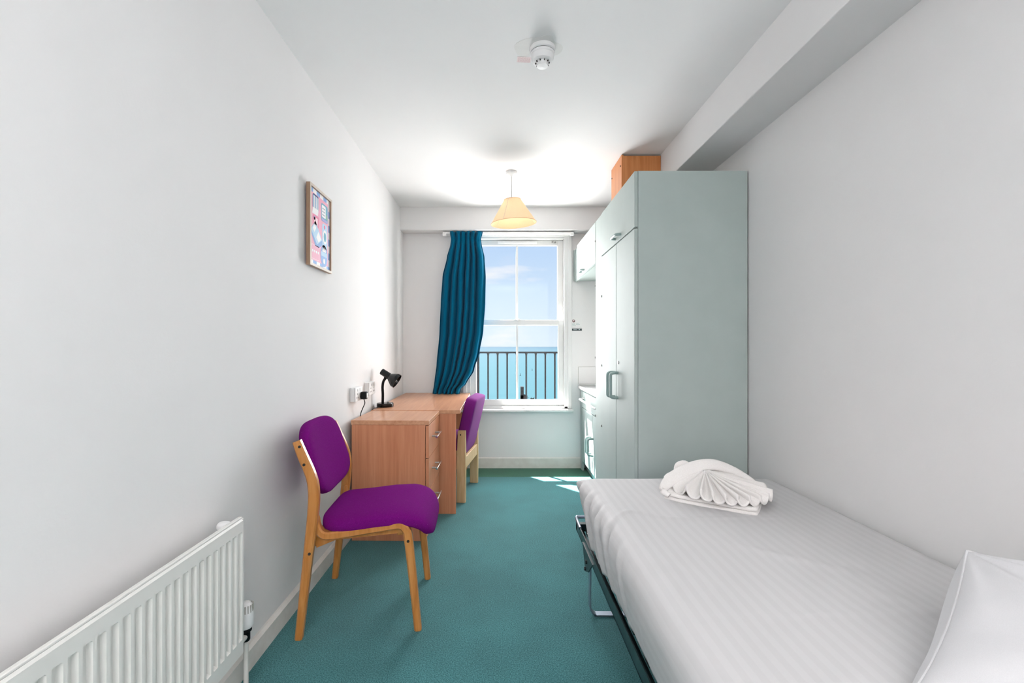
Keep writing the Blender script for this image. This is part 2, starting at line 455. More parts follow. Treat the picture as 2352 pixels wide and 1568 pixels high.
def sash(name, y0, y1, z0, z1, bot, top):
    s = wp(name, 'gloss_white', [(cx - 0.4525, cx - 0.398, y0, y1, z0, z1), (cx + 0.398, cx + 0.4525, y0, y1, z0, z1),
                                 (cx - 0.398, cx + 0.398, y0, y1, z0, z0 + bot), (cx - 0.398, cx + 0.398, y0, y1, z1 - top, z1)], 0.004)
    ym = (y0 + y1) / 2
    wp('glazing_bar', 'gloss_white', [(cx - 0.010, cx + 0.010, ym - 0.014, ym + 0.014, z0 + bot - 0.002, z1 - top + 0.002)], 0.003, s)
    for a, b_ in ((-0.400, -0.009), (0.009, 0.400)):
        wp('pane', 'window_glass', [(cx + a, cx + b_, ym - 0.002, ym + 0.002, z0 + bot - 0.004, z1 - top + 0.004)], 0, s)
    return s
upper = sash('upper_sash', 4.462, 4.506, 1.380, 2.214, 0.050, 0.052)
lower = sash('lower_sash', 4.412, 4.456, 0.594, 1.430, 0.062, 0.050)
wp('trickle_vent', 'white_plastic', [(0.0, 0.385, 4.448, 4.462, 2.178, 2.202)], 0.004, upper)
wp('sash_catch', 'chrome', [(cx - 0.03, cx + 0.03, 4.405, 4.43, 1.430, 1.437), (cx - 0.012, cx + 0.012, 4.40, 4.42, 1.424, 1.446)], 0.002, lower)
wp('sash_stop', 'silver_grey', [(0.53, 0.545, 4.44, 4.462, 2.19, 2.20), (0.555, 0.572, 4.44, 4.462, 2.185, 2.197)], 0.001, upper)
wp('finger_lift', 'white_plastic', [(0.545, 0.575, 4.402, 4.414, 0.642, 0.664)], 0.003, lower)
wp('sash_channel', 'grey_seam', [(cx + 0.4525, cx + 0.458, 4.40, 4.412, 1.44, 1.62)], 0, None)

# ------------------------------------------------------------------ outside: sea, balcony
bm = bmesh.new()
vs_ = [bm.verts.new(p) for p in ((-30000, 40, 0), (30000, 40, 0), (30000, 50000, 0), (-30000, 50000, 0))]
bm.faces.new(vs_)
sea = obj('sea', bm, 'sea_water'); sea.location = (0, 0, -11); sea['kind'] = 'stuff'; sea['label'] = 'turquoise sea stretching to the horizon'; sea['category'] = 'sea'
struct(bx('balcony_floor', 'skirting_paint', (-2.0, 2.5, 4.52, 5.35, 0.02, 0.12)), 'pale balcony slab outside the window')
struct(bx('wall_pier', 'wall_paint', (-1.0, -0.215, 4.52, 4.70, -0.2, 3.2)), 'outer window pier')
rail = thing('balcony_railing', 'dark iron balcony railing outside the window', 'railing', (0.2, 5.2, 0.12))
def rp_(name, d, bevel=0.0):
    return bx(name, 'railing_paint', d, rail, bevel)
rp_('top_rail', (-1.6, 1.6, -0.014, 0.014, 0.975, 0.994)); rp_('bottom_rail', (-1.6, 1.6, -0.008, 0.008, 0.06, 0.075))
first = None
for k in range(-12, 14):
    xx = 0.0 + 0.109 * k + 0.018
    if first is None:
        bm = bmesh.new(); tube(bm, [(0, 0, 0.07), (0, 0, 0.955), (0, 0, 0.98)], [0.0095, 0.0095, 0.018], 8)
        first = obj('baluster', bm, 'railing_paint', rail, smooth=True); first.location = (xx, 0, 0)
    else:
        c = first.copy(); COL.objects.link(c); c.parent = rail; c.location = (xx, 0, 0)
rp_('post', (-0.452, -0.418, -0.017, 0.017, 0.0, 0.98))
# dark box and plants standing at the foot of the railing
bxp = thing('balcony_box', 'tall dark box standing behind the balcony railing', 'box', (0.29, 5.36, 0.0))
struct(bx('balcony_ledge', 'skirting_paint', (-2.0, 2.5, 5.35, 5.62, 0.02, 0.42)), 'low ledge beyond the railing')
bx('casing', 'railing_paint', (-0.017, 0.019, 0.02, 0.10, 0.42, 0.695), bxp, 0.003); bx('foot', 'railing_paint', (-0.02, 0.04, 0.02, 0.10, 0.42, 0.60), bxp, 0.004)
def plant(x, y, h, s, label, n, seed):
    r = random.Random(seed)
    t = thing('potted_plant', label, 'plant', (x, y, 0.42), 0, 'plants on the balcony ledge')
    bm = bmesh.new(); lathe(bm, [(0.028, 0), (0.036, 0.09), (0.039, 0.09), (0.039, 0.10), (0.03, 0.10)], 16); obj('pot', bm, 'railing_paint', t, smooth=True)
    bm = bmesh.new(); tube(bm, [(0, 0, 0.09), (0.004, 0, h * 0.7)], 0.005, 6); obj('stem', bm, 'leaf_dark', t)
    for k in range(n):
        a = r.uniform(0, 2 * PI); L_ = s * r.uniform(0.6, 1.0); el = r.uniform(0.15, 1.2)
        d = Vector((math.cos(a) * math.cos(el), math.sin(a) * math.cos(el), math.sin(el)))
        sd_ = d.cross(Vector((0, 0, 1))).normalized() * L_ * 0.28
        base = Vector((0.004, 0, h * r.uniform(0.55, 0.8)))
        up_ = sd_.cross(d).normalized() * 0.004
        bm = bmesh.new()
        p = [base, base + d * L_ * 0.5 + sd_ + up_, base + d * L_, base + d * L_ * 0.5 - sd_ + up_, base + d * L_ * 0.5 - up_]
        v = [bm.verts.new(q) for q in p]
        for f in ((0, 1, 4), (1, 2, 4), (2, 3, 4), (3, 0, 4), (0, 3, 1), (3, 2, 1)):
            bm.faces.new([v[i] for i in f])
        obj('leaf', bm, 'leaf_dark', t)
plain('leaf_dark', rgb(16, 26, 24), 0.7, spec=0.2)
plant(0.338, 5.44, 0.21, 0.036, 'taller bushy plant next to the dark balcony box', 16, 1)
plant(0.415, 5.44, 0.15, 0.045, 'low spreading plant in the middle of the balcony ledge plants', 18, 2)
plant(0.495, 5.44, 0.11, 0.045, 'smallest plant furthest from the dark balcony box', 14, 3)
for (x, y, lab) in ((9.6, 192.7, 'small marker buoy nearer the window glazing bar'), (17.8, 235.0, 'small marker buoy further out at sea')):
    t = thing('marker_buoy', lab, 'buoy', (x, y, -11.0), 0, 'buoys on the sea'); t.scale = (0.5, 0.5, 0.5)
    bm = bmesh.new(); lathe(bm, [(0.5, -0.2), (0.62, 0.1), (0.5, 0.35), (0.12, 0.5)], 14); obj('float', bm, 'black_matt', t, smooth=True)
    bm = bmesh.new(); tube(bm, [(0, 0, 0.45), (0, 0, 1.9)], 0.14, 8); obj('mast', bm, 'black_matt', t)

# ------------------------------------------------------------------ wardrobe, wall cabinet, base cabinet
def dhandle(name, parent, p0, p1, outv, r=0.009, mat='mint_plastic', depth=0.045):
    p0, p1, ov = Vector(p0), Vector(p1), Vector(outv)
    ax = (p1 - p0).normalized(); k = 0.022
    path = [p0, p0 + ov * (depth - k), p0 + ov * (depth - 0.004) + ax * 0.006, p0 + ov * depth + ax * k, (p0 + p1) / 2 + ov * depth,
            p1 + ov * depth - ax * k, p1 + ov * (depth - 0.004) - ax * 0.006, p1 + ov * (depth - k), p1]
    bm = bmesh.new(); tube(bm, catmull(path, 4), r, 10)
    return obj(name, bm, mat, parent, smooth=True)
WY0, WY1, WY2 = 2.416, 3.178, 3.375
WF, WB = 0.726, 0.745
wr = thing('wardrobe', 'tall pale mint green wardrobe at the foot of the bed', 'wardrobe', (1.0, 2.9, 0))
def loc(d, r):  # world box -> local of an empty at r
    return (d[0] - r[0], d[1] - r[0], d[2] - r[1], d[3] - r[1], d[4] - r[2], d[5] - r[2])
def lb(name, mat, d, root, bevel=0.0):
    return bx(name, mat, loc(d, root.location), root if root.parent is None else root, bevel)
lb('side_panel', 'mint_paint', (WB + 0.001, 1.327, WY0, WY0 + 0.018, 0, 2.104), wr, 0.0015)
lb('side_panel', 'mint_paint', (WB + 0.001, 1.327, WY1 - 0.018, WY1, 0, 2.10), wr, 0.0015)
lb('top_panel', 'mint_paint', (WB + 0.001, 1.327, WY0 + 0.018, WY1 - 0.018, 2.078, 2.098), wr)
lb('back_panel', 'mint_paint', (1.310, 1.327, WY0 + 0.018, WY1 - 0.018, 0.05, 2.078), wr)
lb('plinth', 'mint_paint', (WB + 0.02, 1.30, WY0 + 0.018, WY1 - 0.018, 0, 0.07), wr)
lb('divider_shelf', 'mint_paint', (WB + 0.01, 1.31, WY0 + 0.018, WY1 - 0.018, 1.79, 1.808), wr)
fl = lb('flap_door', 'mint_paint', (WF, WB, WY0 - 0.001, WY1, 1.806, 2.102), wr, 0.003)
d1 = lb('door', 'mint_paint', (WF, WB, WY0 - 0.001, 2.782, 0.075, 1.798), wr, 0.003)
d2 = lb('door', 'mint_paint', (WF, WB, 2.787, WY1, 0.075, 1.798), wr, 0.003)
rl = wr.location
def wloc(p): return (p[0] - rl[0], p[1] - rl[1], p[2] - rl[2])
dhandle('handle', fl, wloc((WF, 2.68, 1.832)), wloc((WF, 2.80, 1.832)), (-1, 0, 0), 0.008, depth=0.03)
dhandle('handle', d1, wloc((WF, 2.745, 0.862)), wloc((WF, 2.745, 1.012)), (-1, 0, 0))
dhandle('handle', d2, wloc((WF, 2.822, 0.862)), wloc((WF, 2.822, 1.012)), (-1, 0, 0))
bm = bmesh.new(); cyl(bm, wloc((WF + 0.004, 2.735, 1.075)), wloc((WF - 0.004, 2.735, 1.075)), 0.009, 14); obj('door_lock', bm, 'silver_grey', d1, smooth=True)
lb('filler_panel', 'mint_paint', (WF + 0.002, WB, WY1 + 0.002, WY2, 0.0, 2.098), wr, 0.001)
for y, zs in ((3.165, (0.62, 1.04, 1.52)), (3.368, (0.66, 1.09, 1.62, 1.95))):
    for z in zs:
        bm = bmesh.new(); cyl(bm, wloc((WF - 0.0035, y, z - 0.007)), wloc((WF - 0.0035, y, z + 0.007)), 0.003, 8); obj('hinge_knuckle', bm, 'silver_grey', wr, smooth=True)

wc = thing('wall_cabinet', 'pale mint wall cabinet above the kitchenette counter', 'cabinet', (1.0, 3.9, 1.80))
rl = wc.location
lb('body', 'mint_paint', (WB, XR - 0.002, WY2 + 0.003, YB - 0.004, 1.803, 2.10), wc, 0.002)
dd = lb('flap_door', 'mint_paint', (WF, WB, WY2 + 0.005, 4.168, 1.792, 2.098), wc, 0.003)
dhandle('handle', dd, wloc((WF, 3.81, 1.815)), wloc((WF, 3.93, 1.815)), (-1, 0, 0), 0.008, depth=0.03)
lb('edge_strip', 'mint_paint', (WB - 0.012, WB, YB - 0.022, YB - 0.004, 1.803, 2.098), wc)
lb('light_rail', 'mint_paint', (WB + 0.002, WB + 0.018, WY2 + 0.003, YB - 0.006, 1.790, 1.803), wc)

bc = thing('base_cabinet', 'pale mint kitchenette base cabinet against the window wall', 'cabinet', (1.05, 3.9, 0))
rl = bc.location
BX = 0.817
lb('carcass', 'mint_paint', (BX, XR - 0.004, WY2 + 0.003, YB - 0.019, 0.09, 0.762), bc, 0.001)
lb('plinth', 'mint_paint', (BX + 0.03, XR - 0.01, WY2 + 0.003, YB - 0.019, 0.0, 0.09), bc)
lb('end_strip', 'mint_paint', (BX - 0.018, BX, YB - 0.10, YB - 0.019, 0.0, 0.762), bc, 0.001)
lb('drawer_front', 'mint_paint', (BX - 0.018, BX, WY2 + 0.006, YB - 0.103, 0.60, 0.75), bc, 0.003)
bd1 = lb('door', 'mint_paint', (BX - 0.018, BX, 3.845, YB - 0.103, 0.095, 0.594), bc, 0.003)
bd2 = lb('door', 'mint_paint', (BX - 0.018, BX, WY2 + 0.006, 3.84, 0.095, 0.594), bc, 0.003)
dhandle('handle', bd1, wloc((BX - 0.018, 3.885, 0.26)), wloc((BX - 0.018, 3.885, 0.40)), (-1, 0, 0), 0.009)
dhandle('handle', bd2, wloc((BX - 0.018, 3.80, 0.26)), wloc((BX - 0.018, 3.80, 0.40)), (-1, 0, 0), 0.009)
bm = bmesh.new()
pth = [(0.80, 4.21, 0.685), (0.762, 4.225, 0.685), (0.757, 4.20, 0.685), (0.757, 3.58, 0.687), (0.762, 3.55, 0.687), (0.80, 3.565, 0.687)]
tube(bm, [wloc(p) for p in pth], 0.009, 10); tr_ = obj('towel_rail', bm, 'white_plastic', bc, smooth=True)
for y in (4.205, 3.565):
    bm = bmesh.new(); lathe(bm, [(0.018, 0), (0.018, 0.008), (0.012, 0.016)], 16, Matrix.Translation(wloc((BX - 0.018, y, 0.686))) @ Matrix.Rotation(R(-90), 4, 'Y')); obj('rail_bracket', bm, 'chrome', tr_, smooth=True)

wt = thing('sink_top', 'white sink worktop with rolled edge on the base cabinet', 'worktop', (1.05, 3.9, 0.763))
rl = wt.location
bm = bmesh.new()
prof = [(0.782, 0.766), (0.778, 0.772), (0.778, 0.790), (0.783, 0.797), (0.792, 0.797), (0.802, 0.789), (XR - 0.004, 0.789), (XR - 0.004, 0.766)]
prism(bm, [(p[0] - rl[0], p[1] - rl[2]) for p in prof], 'y', WY2 + 0.003 - rl[1], YB - 0.004 - rl[1])
obj('worktop', bm, 'gloss_white', wt, bevel=0.002)
lb('upstand', 'gloss_white', (0.782, XR - 0.004, YB - 0.012, YB - 0.002, 0.7985, 0.806), wt)
lb('sink_rim', 'chrome', (0.86, 1.25, 3.45, 3.85, 0.789, 0.793), wt, 0.002)

sp_ = thing('splash_tile', 'plain white tile on the window wall above the sink top', 'tile', (0.87, YB - 0.002, 0.89))
bx('tile', 'wall_paint', (-0.088, 0.075, -0.004, 0.0, -0.078, 0.084), sp_, 0.001)
boxes('grout_line', 'grey_seam', [(-0.091, -0.088, -0.002, 0.0, -0.078, 0.087), (0.075, 0.078, -0.002, 0.0, -0.078, 0.087), (-0.088, 0.075, -0.002, 0.0, 0.084, 0.087)], sp_)

pb = thing('pipe_boxing', 'orange wood pipe box between wardrobe top and ceiling', 'boxing', (0.97, 3.2, 2.10))
rl = pb.location
lb('front_board', 'orange_board', (0.852, 1.104, 3.08, 3.095, 2.1, 2.462), pb)
lb('side_board', 'orange_board', (0.838, 0.852, 3.078, 3.35, 2.1, 2.468), pb)
lb('back_board', 'orange_board', (0.852, 1.104, 3.335, 3.35, 2.1, 2.468), pb)
for y in (3.10, 3.33):
    bm = bmesh.new(); cyl(bm, wloc((0.8385, y, 2.40)), wloc((0.835, y, 2.40)), 0.005, 10); obj('screw', bm, 'dark_gap', pb)

# ------------------------------------------------------------------ desk and drawer pedestal
dk = thing('desk', 'beech laminate desk along the left wall under the curtain', 'desk', (-0.58, 3.78, 0))
rl = dk.location
lb('desk_top', 'beech_laminate_top', (-0.884, -0.262, 3.178, 4.378, 0.702, 0.727), dk, 0.0015)
lb('end_panel', 'beech_laminate', (-0.875, -0.293, 3.186, 3.208, 0, 0.702), dk, 0.001)
lb('end_panel', 'beech_laminate', (-0.875, -0.293, 4.345, 4.367, 0, 0.702), dk, 0.001)
lb('modesty_panel', 'beech_laminate', (-0.85, -0.832, 3.208, 4.345, 0.32, 0.702), dk)

pd = thing('drawer_pedestal', 'beech laminate three drawer pedestal beside the desk', 'drawers', (-0.645, 2.95, 0), R(-1.2))
def pbx(name, mat, d, bevel=0.0, parent=None): return bx(name, mat, d, parent or pd, bevel)
pbx('top', 'beech_laminate_top', (-0.235, 0.237, -0.212, 0.205, 0.700, 0.726), 0.0015)
pbx('carcass', 'beech_laminate', (-0.232, 0.214, -0.208, 0.203, 0.0, 0.700), 0.001)
for z0, z1 in ((0.500, 0.694), (0.302, 0.496), (0.045, 0.298)):
    dr = pbx('drawer_front', 'beech_laminate', (0.217, 0.235, -0.207, 0.202, z0, z1), 0.001)
    zc = z1 - 0.085
    bm = bmesh.new(); tube(bm, [(0.268, -0.115, zc), (0.268, 0.07, zc)], 0.0065, 10); h = obj('handle', bm, 'chrome', dr, smooth=True)
    for y in (-0.085, 0.04):
        bm = bmesh.new(); tube(bm, [(0.235, y, zc), (0.266, y, zc)], 0.0055, 8); obj('handle_post', bm, 'silver_grey', dr, smooth=True)

# ------------------------------------------------------------------ desk lamp
lp = thing('desk_lamp', 'black desk lamp with bent gooseneck on the desk', 'lamp', (-0.832, 3.365, 0.727))
bm = bmesh.new(); lathe(bm, [(0.0595, 0), (0.061, 0.004), (0.061, 0.024), (0.057, 0.029), (0.0, 0.031)], 36, cap=False); obj('base', bm, 'black_plastic', lp, smooth=True, angle=30)
bm = bmesh.new()
neck = catmull([(-0.018, 0.0, 0.028), (-0.017, 0.0, 0.09), (-0.019, 0, 0.145), (-0.013, 0, 0.185), (0.001, 0, 0.208)], 10)
tube(bm, neck, [0.0095 + 0.0007 * (k % 2) for k in range(len(neck))], 12); obj('gooseneck', bm, 'black_matt', lp, smooth=True, angle=180)
ax = Vector((0.82, -0.06, -0.52)).normalized()
q = ax.to_track_quat('Z', 'Y').to_matrix().to_4x4(); q.translation = Vector((-0.022, 0, 0.258))
bm = bmesh.new()
lathe(bm, [(0.0, -0.008), (0.022, -0.006), (0.024, 0.0), (0.0245, 0.066), (0.030, 0.072), (0.052, 0.108), (0.054, 0.112), (0.054, 0.134), (0.0505, 0.134), (0.049, 0.112), (0.027, 0.074), (0.0, 0.070)], 28, q, cap=False)
hd = obj('head', bm, 'black_plastic', lp, smooth=True, angle=30)
bm = bmesh.new(); superell(bm, 0.02, 0.02, 0.028, 1, 1, 10, 16, lambda p: q @ (p + Vector((0, 0, 0.098)))); obj('bulb', bm, 'white_plastic', hd, smooth=True)
bm = bmesh.new(); tube(bm, [(0.0, 0, 0.205), (0.004, 0, 0.226)], 0.011, 12); obj('swivel', bm, 'black_matt', lp, smooth=True)
bx('switch', 'silver_grey', (0.012, 0.03, -0.006, 0.006, 0.030, 0.037), lp, 0.002)
bm = bmesh.new(); tube(bm, catmull([(-0.02, -0.058, 0.008), (-0.035, -0.10, 0.006), (-0.046, -0.165, 0.004), (-0.05, -0.192, -0.02), (-0.052, -0.194, -0.06)], 6), 0.003, 8); obj('power_cord', bm, 'black_matt', lp, smooth=True)

# ------------------------------------------------------------------ sockets and plug
def socket(label, y0, y1, z0, z1, depth):
    yc, zc = (y0 + y1) / 2, (z0 + z1) / 2; hw, hh = (y1 - y0) / 2, (z1 - z0) / 2
    t = thing('wall_socket', label, 'socket', (XL - 0.004 if y0 > 3.02 else XL, yc, zc), 0, 'white double sockets on the left wall')
    bx('back_box', 'white_plastic', (0.0, depth, -hw, hw, -hh, hh), t, 0.003)
    bx('face_plate', 'white_plastic', (depth, depth + 0.008, -hw, hw, -hh, hh), t, 0.003)
    f = depth + 0.008
    for s in (-0.5, 0.5):
        c = s * hw
        bx('rocker_switch', 'gloss_white', (f, f + 0.003, c - 0.010 + 0.014 * (1 if s < 0 else -1), c + 0.008 + 0.014 * (1 if s < 0 else -1), hh * 0.42, hh * 0.78), t, 0.001)
        for dy, dz in ((0, 0.004), (-0.011, -0.018), (0.011, -0.018)):
            bx('pin_hole', 'dark_gap', (f, f + 0.0006, c + dy - 0.003, c + dy + 0.003, dz - 0.003 - 0.004, dz + 0.003), t)
    return f
f1 = socket('white double socket holding the black plug', 2.805, 2.951, 0.828, 0.916, 0.026)
socket('white double socket above the desk lamp cord with nothing plugged in', 3.115, 3.262, 0.836, 0.924, 0.028)
pg = thing('power_plug', 'black plug with hanging cord in the wall socket', 'plug', (XL + f1, 2.918, 0.858))
bm = bmesh.new(); superell(bm, 0.020, 0.022, 0.024, 0.35, 0.35, 12, 24, lambda p: p + Vector((0.020, 0, 0))); obj('body', bm, 'black_matt', pg, smooth=True)
bx('rating_plate', 'silver_grey', (0.0392, 0.0408, -0.013, 0.013, -0.015, 0.015), pg, 0.001)
bm = bmesh.new(); tube(bm, catmull([(0.018, 0, -0.022), (0.022, 0.008, -0.05), (0.012, 0.0, -0.08), (0.0, -0.006, -0.115), (-0.003, -0.01, -0.16)], 6), 0.003, 8); obj('cord', bm, 'black_matt', pg, smooth=True)

# ------------------------------------------------------------------ framed picture
fp = thing('framed_picture', 'framed pink and blue poster of packaged goods on the left wall', 'picture', (XL, 2.28, 1.752))
FH, FW = 0.195, 0.141
X0, X1 = 0.010, 0.030
boxes('frame', 'frame_wood', [(X0, X1 - 0.002, -FW, -FW + 0.012, -FH, FH), (X0, X1 - 0.002, FW - 0.012, FW, -FH, FH), (X0, X1 - 0.002, -FW + 0.012, FW - 0.012, -FH, -FH + 0.012), (X0, X1 - 0.002, -FW + 0.012, FW - 0.012, FH - 0.012, FH)], fp)
boxes('frame_face', 'frame_wood_front', [(X1 - 0.002, X1, -FW, -FW + 0.012, -FH, FH), (X1 - 0.002, X1, FW - 0.012, FW, -FH, FH), (X1 - 0.002, X1, -FW + 0.012, FW - 0.012, -FH, -FH + 0.012), (X1 - 0.002, X1, -FW + 0.012, FW - 0.012, FH - 0.012, FH)], fp)
bx('hanging_hook', 'silver_grey', (0.0, 0.011, -0.006, 0.006, FH - 0.03, FH - 0.004), fp)
for nme, c in (('print_pink', (240, 176, 198)), ('print_blue', (140, 178, 228)), ('print_white', (244, 243, 244)), ('print_lightblue', (184, 216, 240)), ('print_darkblue', (60, 84, 130)),
               ('print_rose', (236, 140, 170)), ('print_lilac', (176, 170, 220)), ('print_palepink', (250, 214, 224)), ('print_green', (150, 196, 170)), ('print_teal', (110, 176, 200))):
    paint(nme, rgb(*c), None, 0.5, bump=0.02)
IW, IH = FW - 0.012, FH - 0.012
XP = 0.020
poster = bx('print', 'print_pink', (X0 + 0.002, XP, -IW, IW, -IH, IH), fp)
def flat(name, mat, pts, lvl, parent=poster):
    bm = bmesh.new(); prism(bm, pts, 'x', XP + 0.00005, XP + 0.0003 * lvl); return obj(name, bm, mat, parent)
def rect(y0, y1, z0, z1): return [(y0, z0), (y1, z0), (y1, z1), (y0, z1)]
def rrect(y0, y1, z0, z1, r, n=4):
    pts = []
    for cx_, cz_, a0 in ((y1 - r, z1 - r, 0), (y0 + r, z1 - r, 90), (y0 + r, z0 + r, 180), (y1 - r, z0 + r, 270)):
        for k in range(n + 1):
            a = R(a0 + 90 * k / n); pts.append((cx_ + r * math.cos(a), cz_ + r * math.sin(a)))
    return pts
def oval(cy, cz, a, b_, n=24): return [(cy + a * math.cos(2 * PI * k / n), cz + b_ * math.sin(2 * PI * k / n)) for k in range(n)]
def rot2(pts, c, ang):
    ca, sa = math.cos(ang), math.sin(ang)
    return [(c[0] + (p[0] - c[0]) * ca - (p[1] - c[1]) * sa, c[1] + (p[0] - c[0]) * sa + (p[1] - c[1]) * ca) for p in pts]
BW = 0.020
ny, nz_ = 6, 9
for k in range(ny):
    a, b_ = -IW + 2 * IW * k / ny, -IW + 2 * IW * (k + 1) / ny
    flat('border_check', 'print_blue' if k % 2 == 0 else 'print_white', rect(a, b_, IH - BW, IH), 1)
    flat('border_check', 'print_white' if k % 2 == 0 else 'print_blue', rect(a, b_, -IH, -IH + BW), 1)
for k in range(nz_):
    a, b_ = -IH + BW + 2 * (IH - BW) * k / nz_, -IH + BW + 2 * (IH - BW) * (k + 1) / nz_
    flat('border_check', 'print_blue' if k % 2 else 'print_white', rect(IW - BW, IW, a, b_), 1)
    flat('border_check', 'print_lilac' if k % 2 else 'print_white', rect(-IW, -IW + BW * 0.7, a, b_), 1)
# printed packets and tins
flat('printed_packet', 'print_darkblue', rrect(-0.092, -0.018, 0.085, 0.160, 0.012), 2)
for k in range(6):
    flat('printed_stripe', 'print_white' if k % 2 else 'print_lightblue', rect(-0.088 + k * 0.0115, -0.080 + k * 0.0115, 0.088, 0.152), 3)
flat('printed_packet', 'print_white', [(-0.098, 0.062), (-0.030, 0.062), (-0.022, 0.094), (-0.090, 0.092)], 4)
flat('printed_packet', 'print_rose', rrect(-0.088, -0.016, 0.004, 0.060, 0.010), 2)
flat('printed_stripe', 'print_palepink', rect(-0.078, -0.030, 0.014, 0.048), 3)
flat('printed_tin', 'print_teal', rrect(0.016, 0.100, 0.056, 0.146, 0.010), 2)
flat('printed_tin', 'print_white', rrect(0.022, 0.074, 0.076, 0.138, 0.008), 3)
for k in range(3):
    flat('printed_stripe', 'print_darkblue', rect(0.026, 0.066, 0.088 + k * 0.016, 0.0905 + k * 0.016), 4)
flat('printed_stripe', 'print_green', rect(0.076, 0.096, 0.076, 0.100), 3)
flat('printed_stripe', 'print_lilac', rect(0.020, 0.096, 0.058, 0.070), 3)
c0 = (-0.040, -0.040)
flat('printed_box', 'print_blue', [(-0.112, -0.030), (-0.044, -0.106), (0.026, -0.070), (0.026, -0.050), (-0.050, 0.028)], 2)
flat('printed_box', 'print_lightblue', [(-0.112, -0.018), (-0.040, -0.080), (0.024, -0.044), (-0.060, 0.034)], 3)
flat('printed_box', 'print_white', [(-0.050, -0.046), (-0.022, -0.066), (0.012, -0.044), (-0.024, -0.012)], 4)
flat('printed_box', 'print_white', [(-0.094, -0.010), (-0.072, -0.026), (-0.050, 0.000), (-0.070, 0.016)], 4)
flat('printed_ring', 'print_lilac', oval(-0.070, 0.044, 0.010, 0.010), 3)
flat('printed_pack', 'print_lightblue', rrect(0.028, 0.096, -0.082, 0.046, 0.014), 2)
flat('printed_ring', 'print_white', oval(0.062, -0.020, 0.027, 0.036), 3)
flat('printed_ring', 'print_teal', oval(0.062, -0.020, 0.016, 0.024), 4)
flat('printed_ring', 'print_rose', oval(0.058, 0.030, 0.010, 0.010), 3)
flat('printed_card', 'print_palepink', rrect(-0.106, -0.012, -0.158, -0.086, 0.008), 2)
flat('printed_card', 'print_pink', rrect(-0.102, -0.016, -0.154, -0.090, 0.007), 3)
for k in range(4):
    flat('printed_ring', 'print_white', oval(-0.092 + 0.023 * k, -0.118, 0.008, 0.007, 12), 4)
flat('printed_badge', 'print_blue', oval(0.052, -0.118, 0.045, 0.056, 32), 2)
flat('printed_badge', 'print_white', [(0.026, -0.098), (0.034, -0.076), (0.040, -0.092), (0.050, -0.070), (0.058, -0.090), (0.068, -0.074), (0.076, -0.098)], 3)
flat('printed_badge', 'print_lightblue', rect(0.012, 0.092, -0.122, -0.100), 4)
flat('printed_ring', 'print_white', oval(0.052, -0.145, 0.012, 0.014, 16), 3)

# ------------------------------------------------------------------ radiator
rd = thing('radiator', 'white ribbed panel radiator low on the left wall', 'radiator', (XL, 0.9, 0.19))
RX = 0.095; RY0, RY1 = -0.62, 0.558; RH = 0.43
bm = bmesh.new()
pitch = 0.0315; nrib = int((RY1 - RY0) / pitch)
# pressed front sheet: cross section along y, recessed flutes
ys = []
y = RY1 - 0.004
prof = [(RY1, 0.0)]
k = 0
ye = RY1 - 0.006
while ye - pitch > RY0:
    a = ye; prof += [(a, 0.0), (a - 0.0035, 1.0), (a - 0.0185, 1.0), (a - 0.022, 0.0)]
    ye -= pitch
prof += [(RY0, 0.0)]
zs = [(0.0, 0.0), (0.046, 0.0), (0.053, 1.0), (RH - 0.044, 1.0), (RH - 0.040, 0.0), (RH - 0.006, 0.0), (RH, -0.6)]
V = [[bm.verts.new((RX - 0.011 * (d * s if s >= 0 else 0) + (0.006 * s if s < 0 else 0), y, z)) for (z, s) in zs] for (y, d) in prof]
for i in range(len(prof) - 1):
    for j in range(len(zs) - 1):
        bm.faces.new([V[i][j], V[i + 1][j], V[i + 1][j + 1], V[i][j + 1]])
obj('front_panel', bm, 'radiator_white', rd)
bx('top_seam', 'radiator_white', (RX - 0.016, RX - 0.004, RY0, RY1, RH - 0.001, RH + 0.006), rd, 0.002)
bx('end_flange', 'radiator_white', (RX - 0.016, RX - 0.001, RY1 - 0.002, RY1 + 0.004, 0, RH), rd, 0.001)
bx('rear_body', 'radiator_white', (0.045, RX - 0.0125, RY0 + 0.01, RY1 - 0.006, 0.012, RH - 0.018), rd, 0.006)
for y in (RY0 + 0.2, RY1 - 0.12):
    bx('wall_bracket', 'radiator_white', (0.001, 0.05, y - 0.015, y + 0.015, 0.05, RH - 0.09), rd)
bm = bmesh.new(); superell(bm, 0.022, 0.016, 0.016, 0.8, 0.8, 10, 16, lambda p: p + Vector((0.055, RY1 - 0.035, RH - 0.012))); obj('bleed_cap', bm, 'white_plastic', rd, smooth=True)
bm = bmesh.new(); lathe(bm, [(0.011, 0), (0.013, 0.004), (0.013, 0.03), (0.018, 0.034), (0.018, 0.05)], 16, Matrix.Translation((0.066, RY1 + 0.068, -0.005))); vb = obj('valve_collar', bm, 'black_matt', rd, smooth=True)
bm = bmesh.new(); lathe(bm, [(0.019, 0), (0.024, 0.008), (0.025, 0.036), (0.0225, 0.056), (0.0205, 0.072), (0.012, 0.084), (0.0, 0.086)], 24, Matrix.Translation((0.066, RY1 + 0.068, 0.040)), cap=False); vh = obj('valve_head', bm, 'white_plastic', rd, smooth=True)
bm = bmesh.new()
for k in range(16):
    a = 2 * PI * k / 16
    p = Matrix.Translation((0.066, RY1 + 0.068, 0.040)) @ Matrix.Rotation(a, 4, 'Z')
    vv = box(bm, 0.0205, 0.0232, -0.0016, 0.0016, 0.054, 0.078)
    for v in vv: v.co = p @ v.co
obj('valve_slots', bm, 'grey_seam', vh)
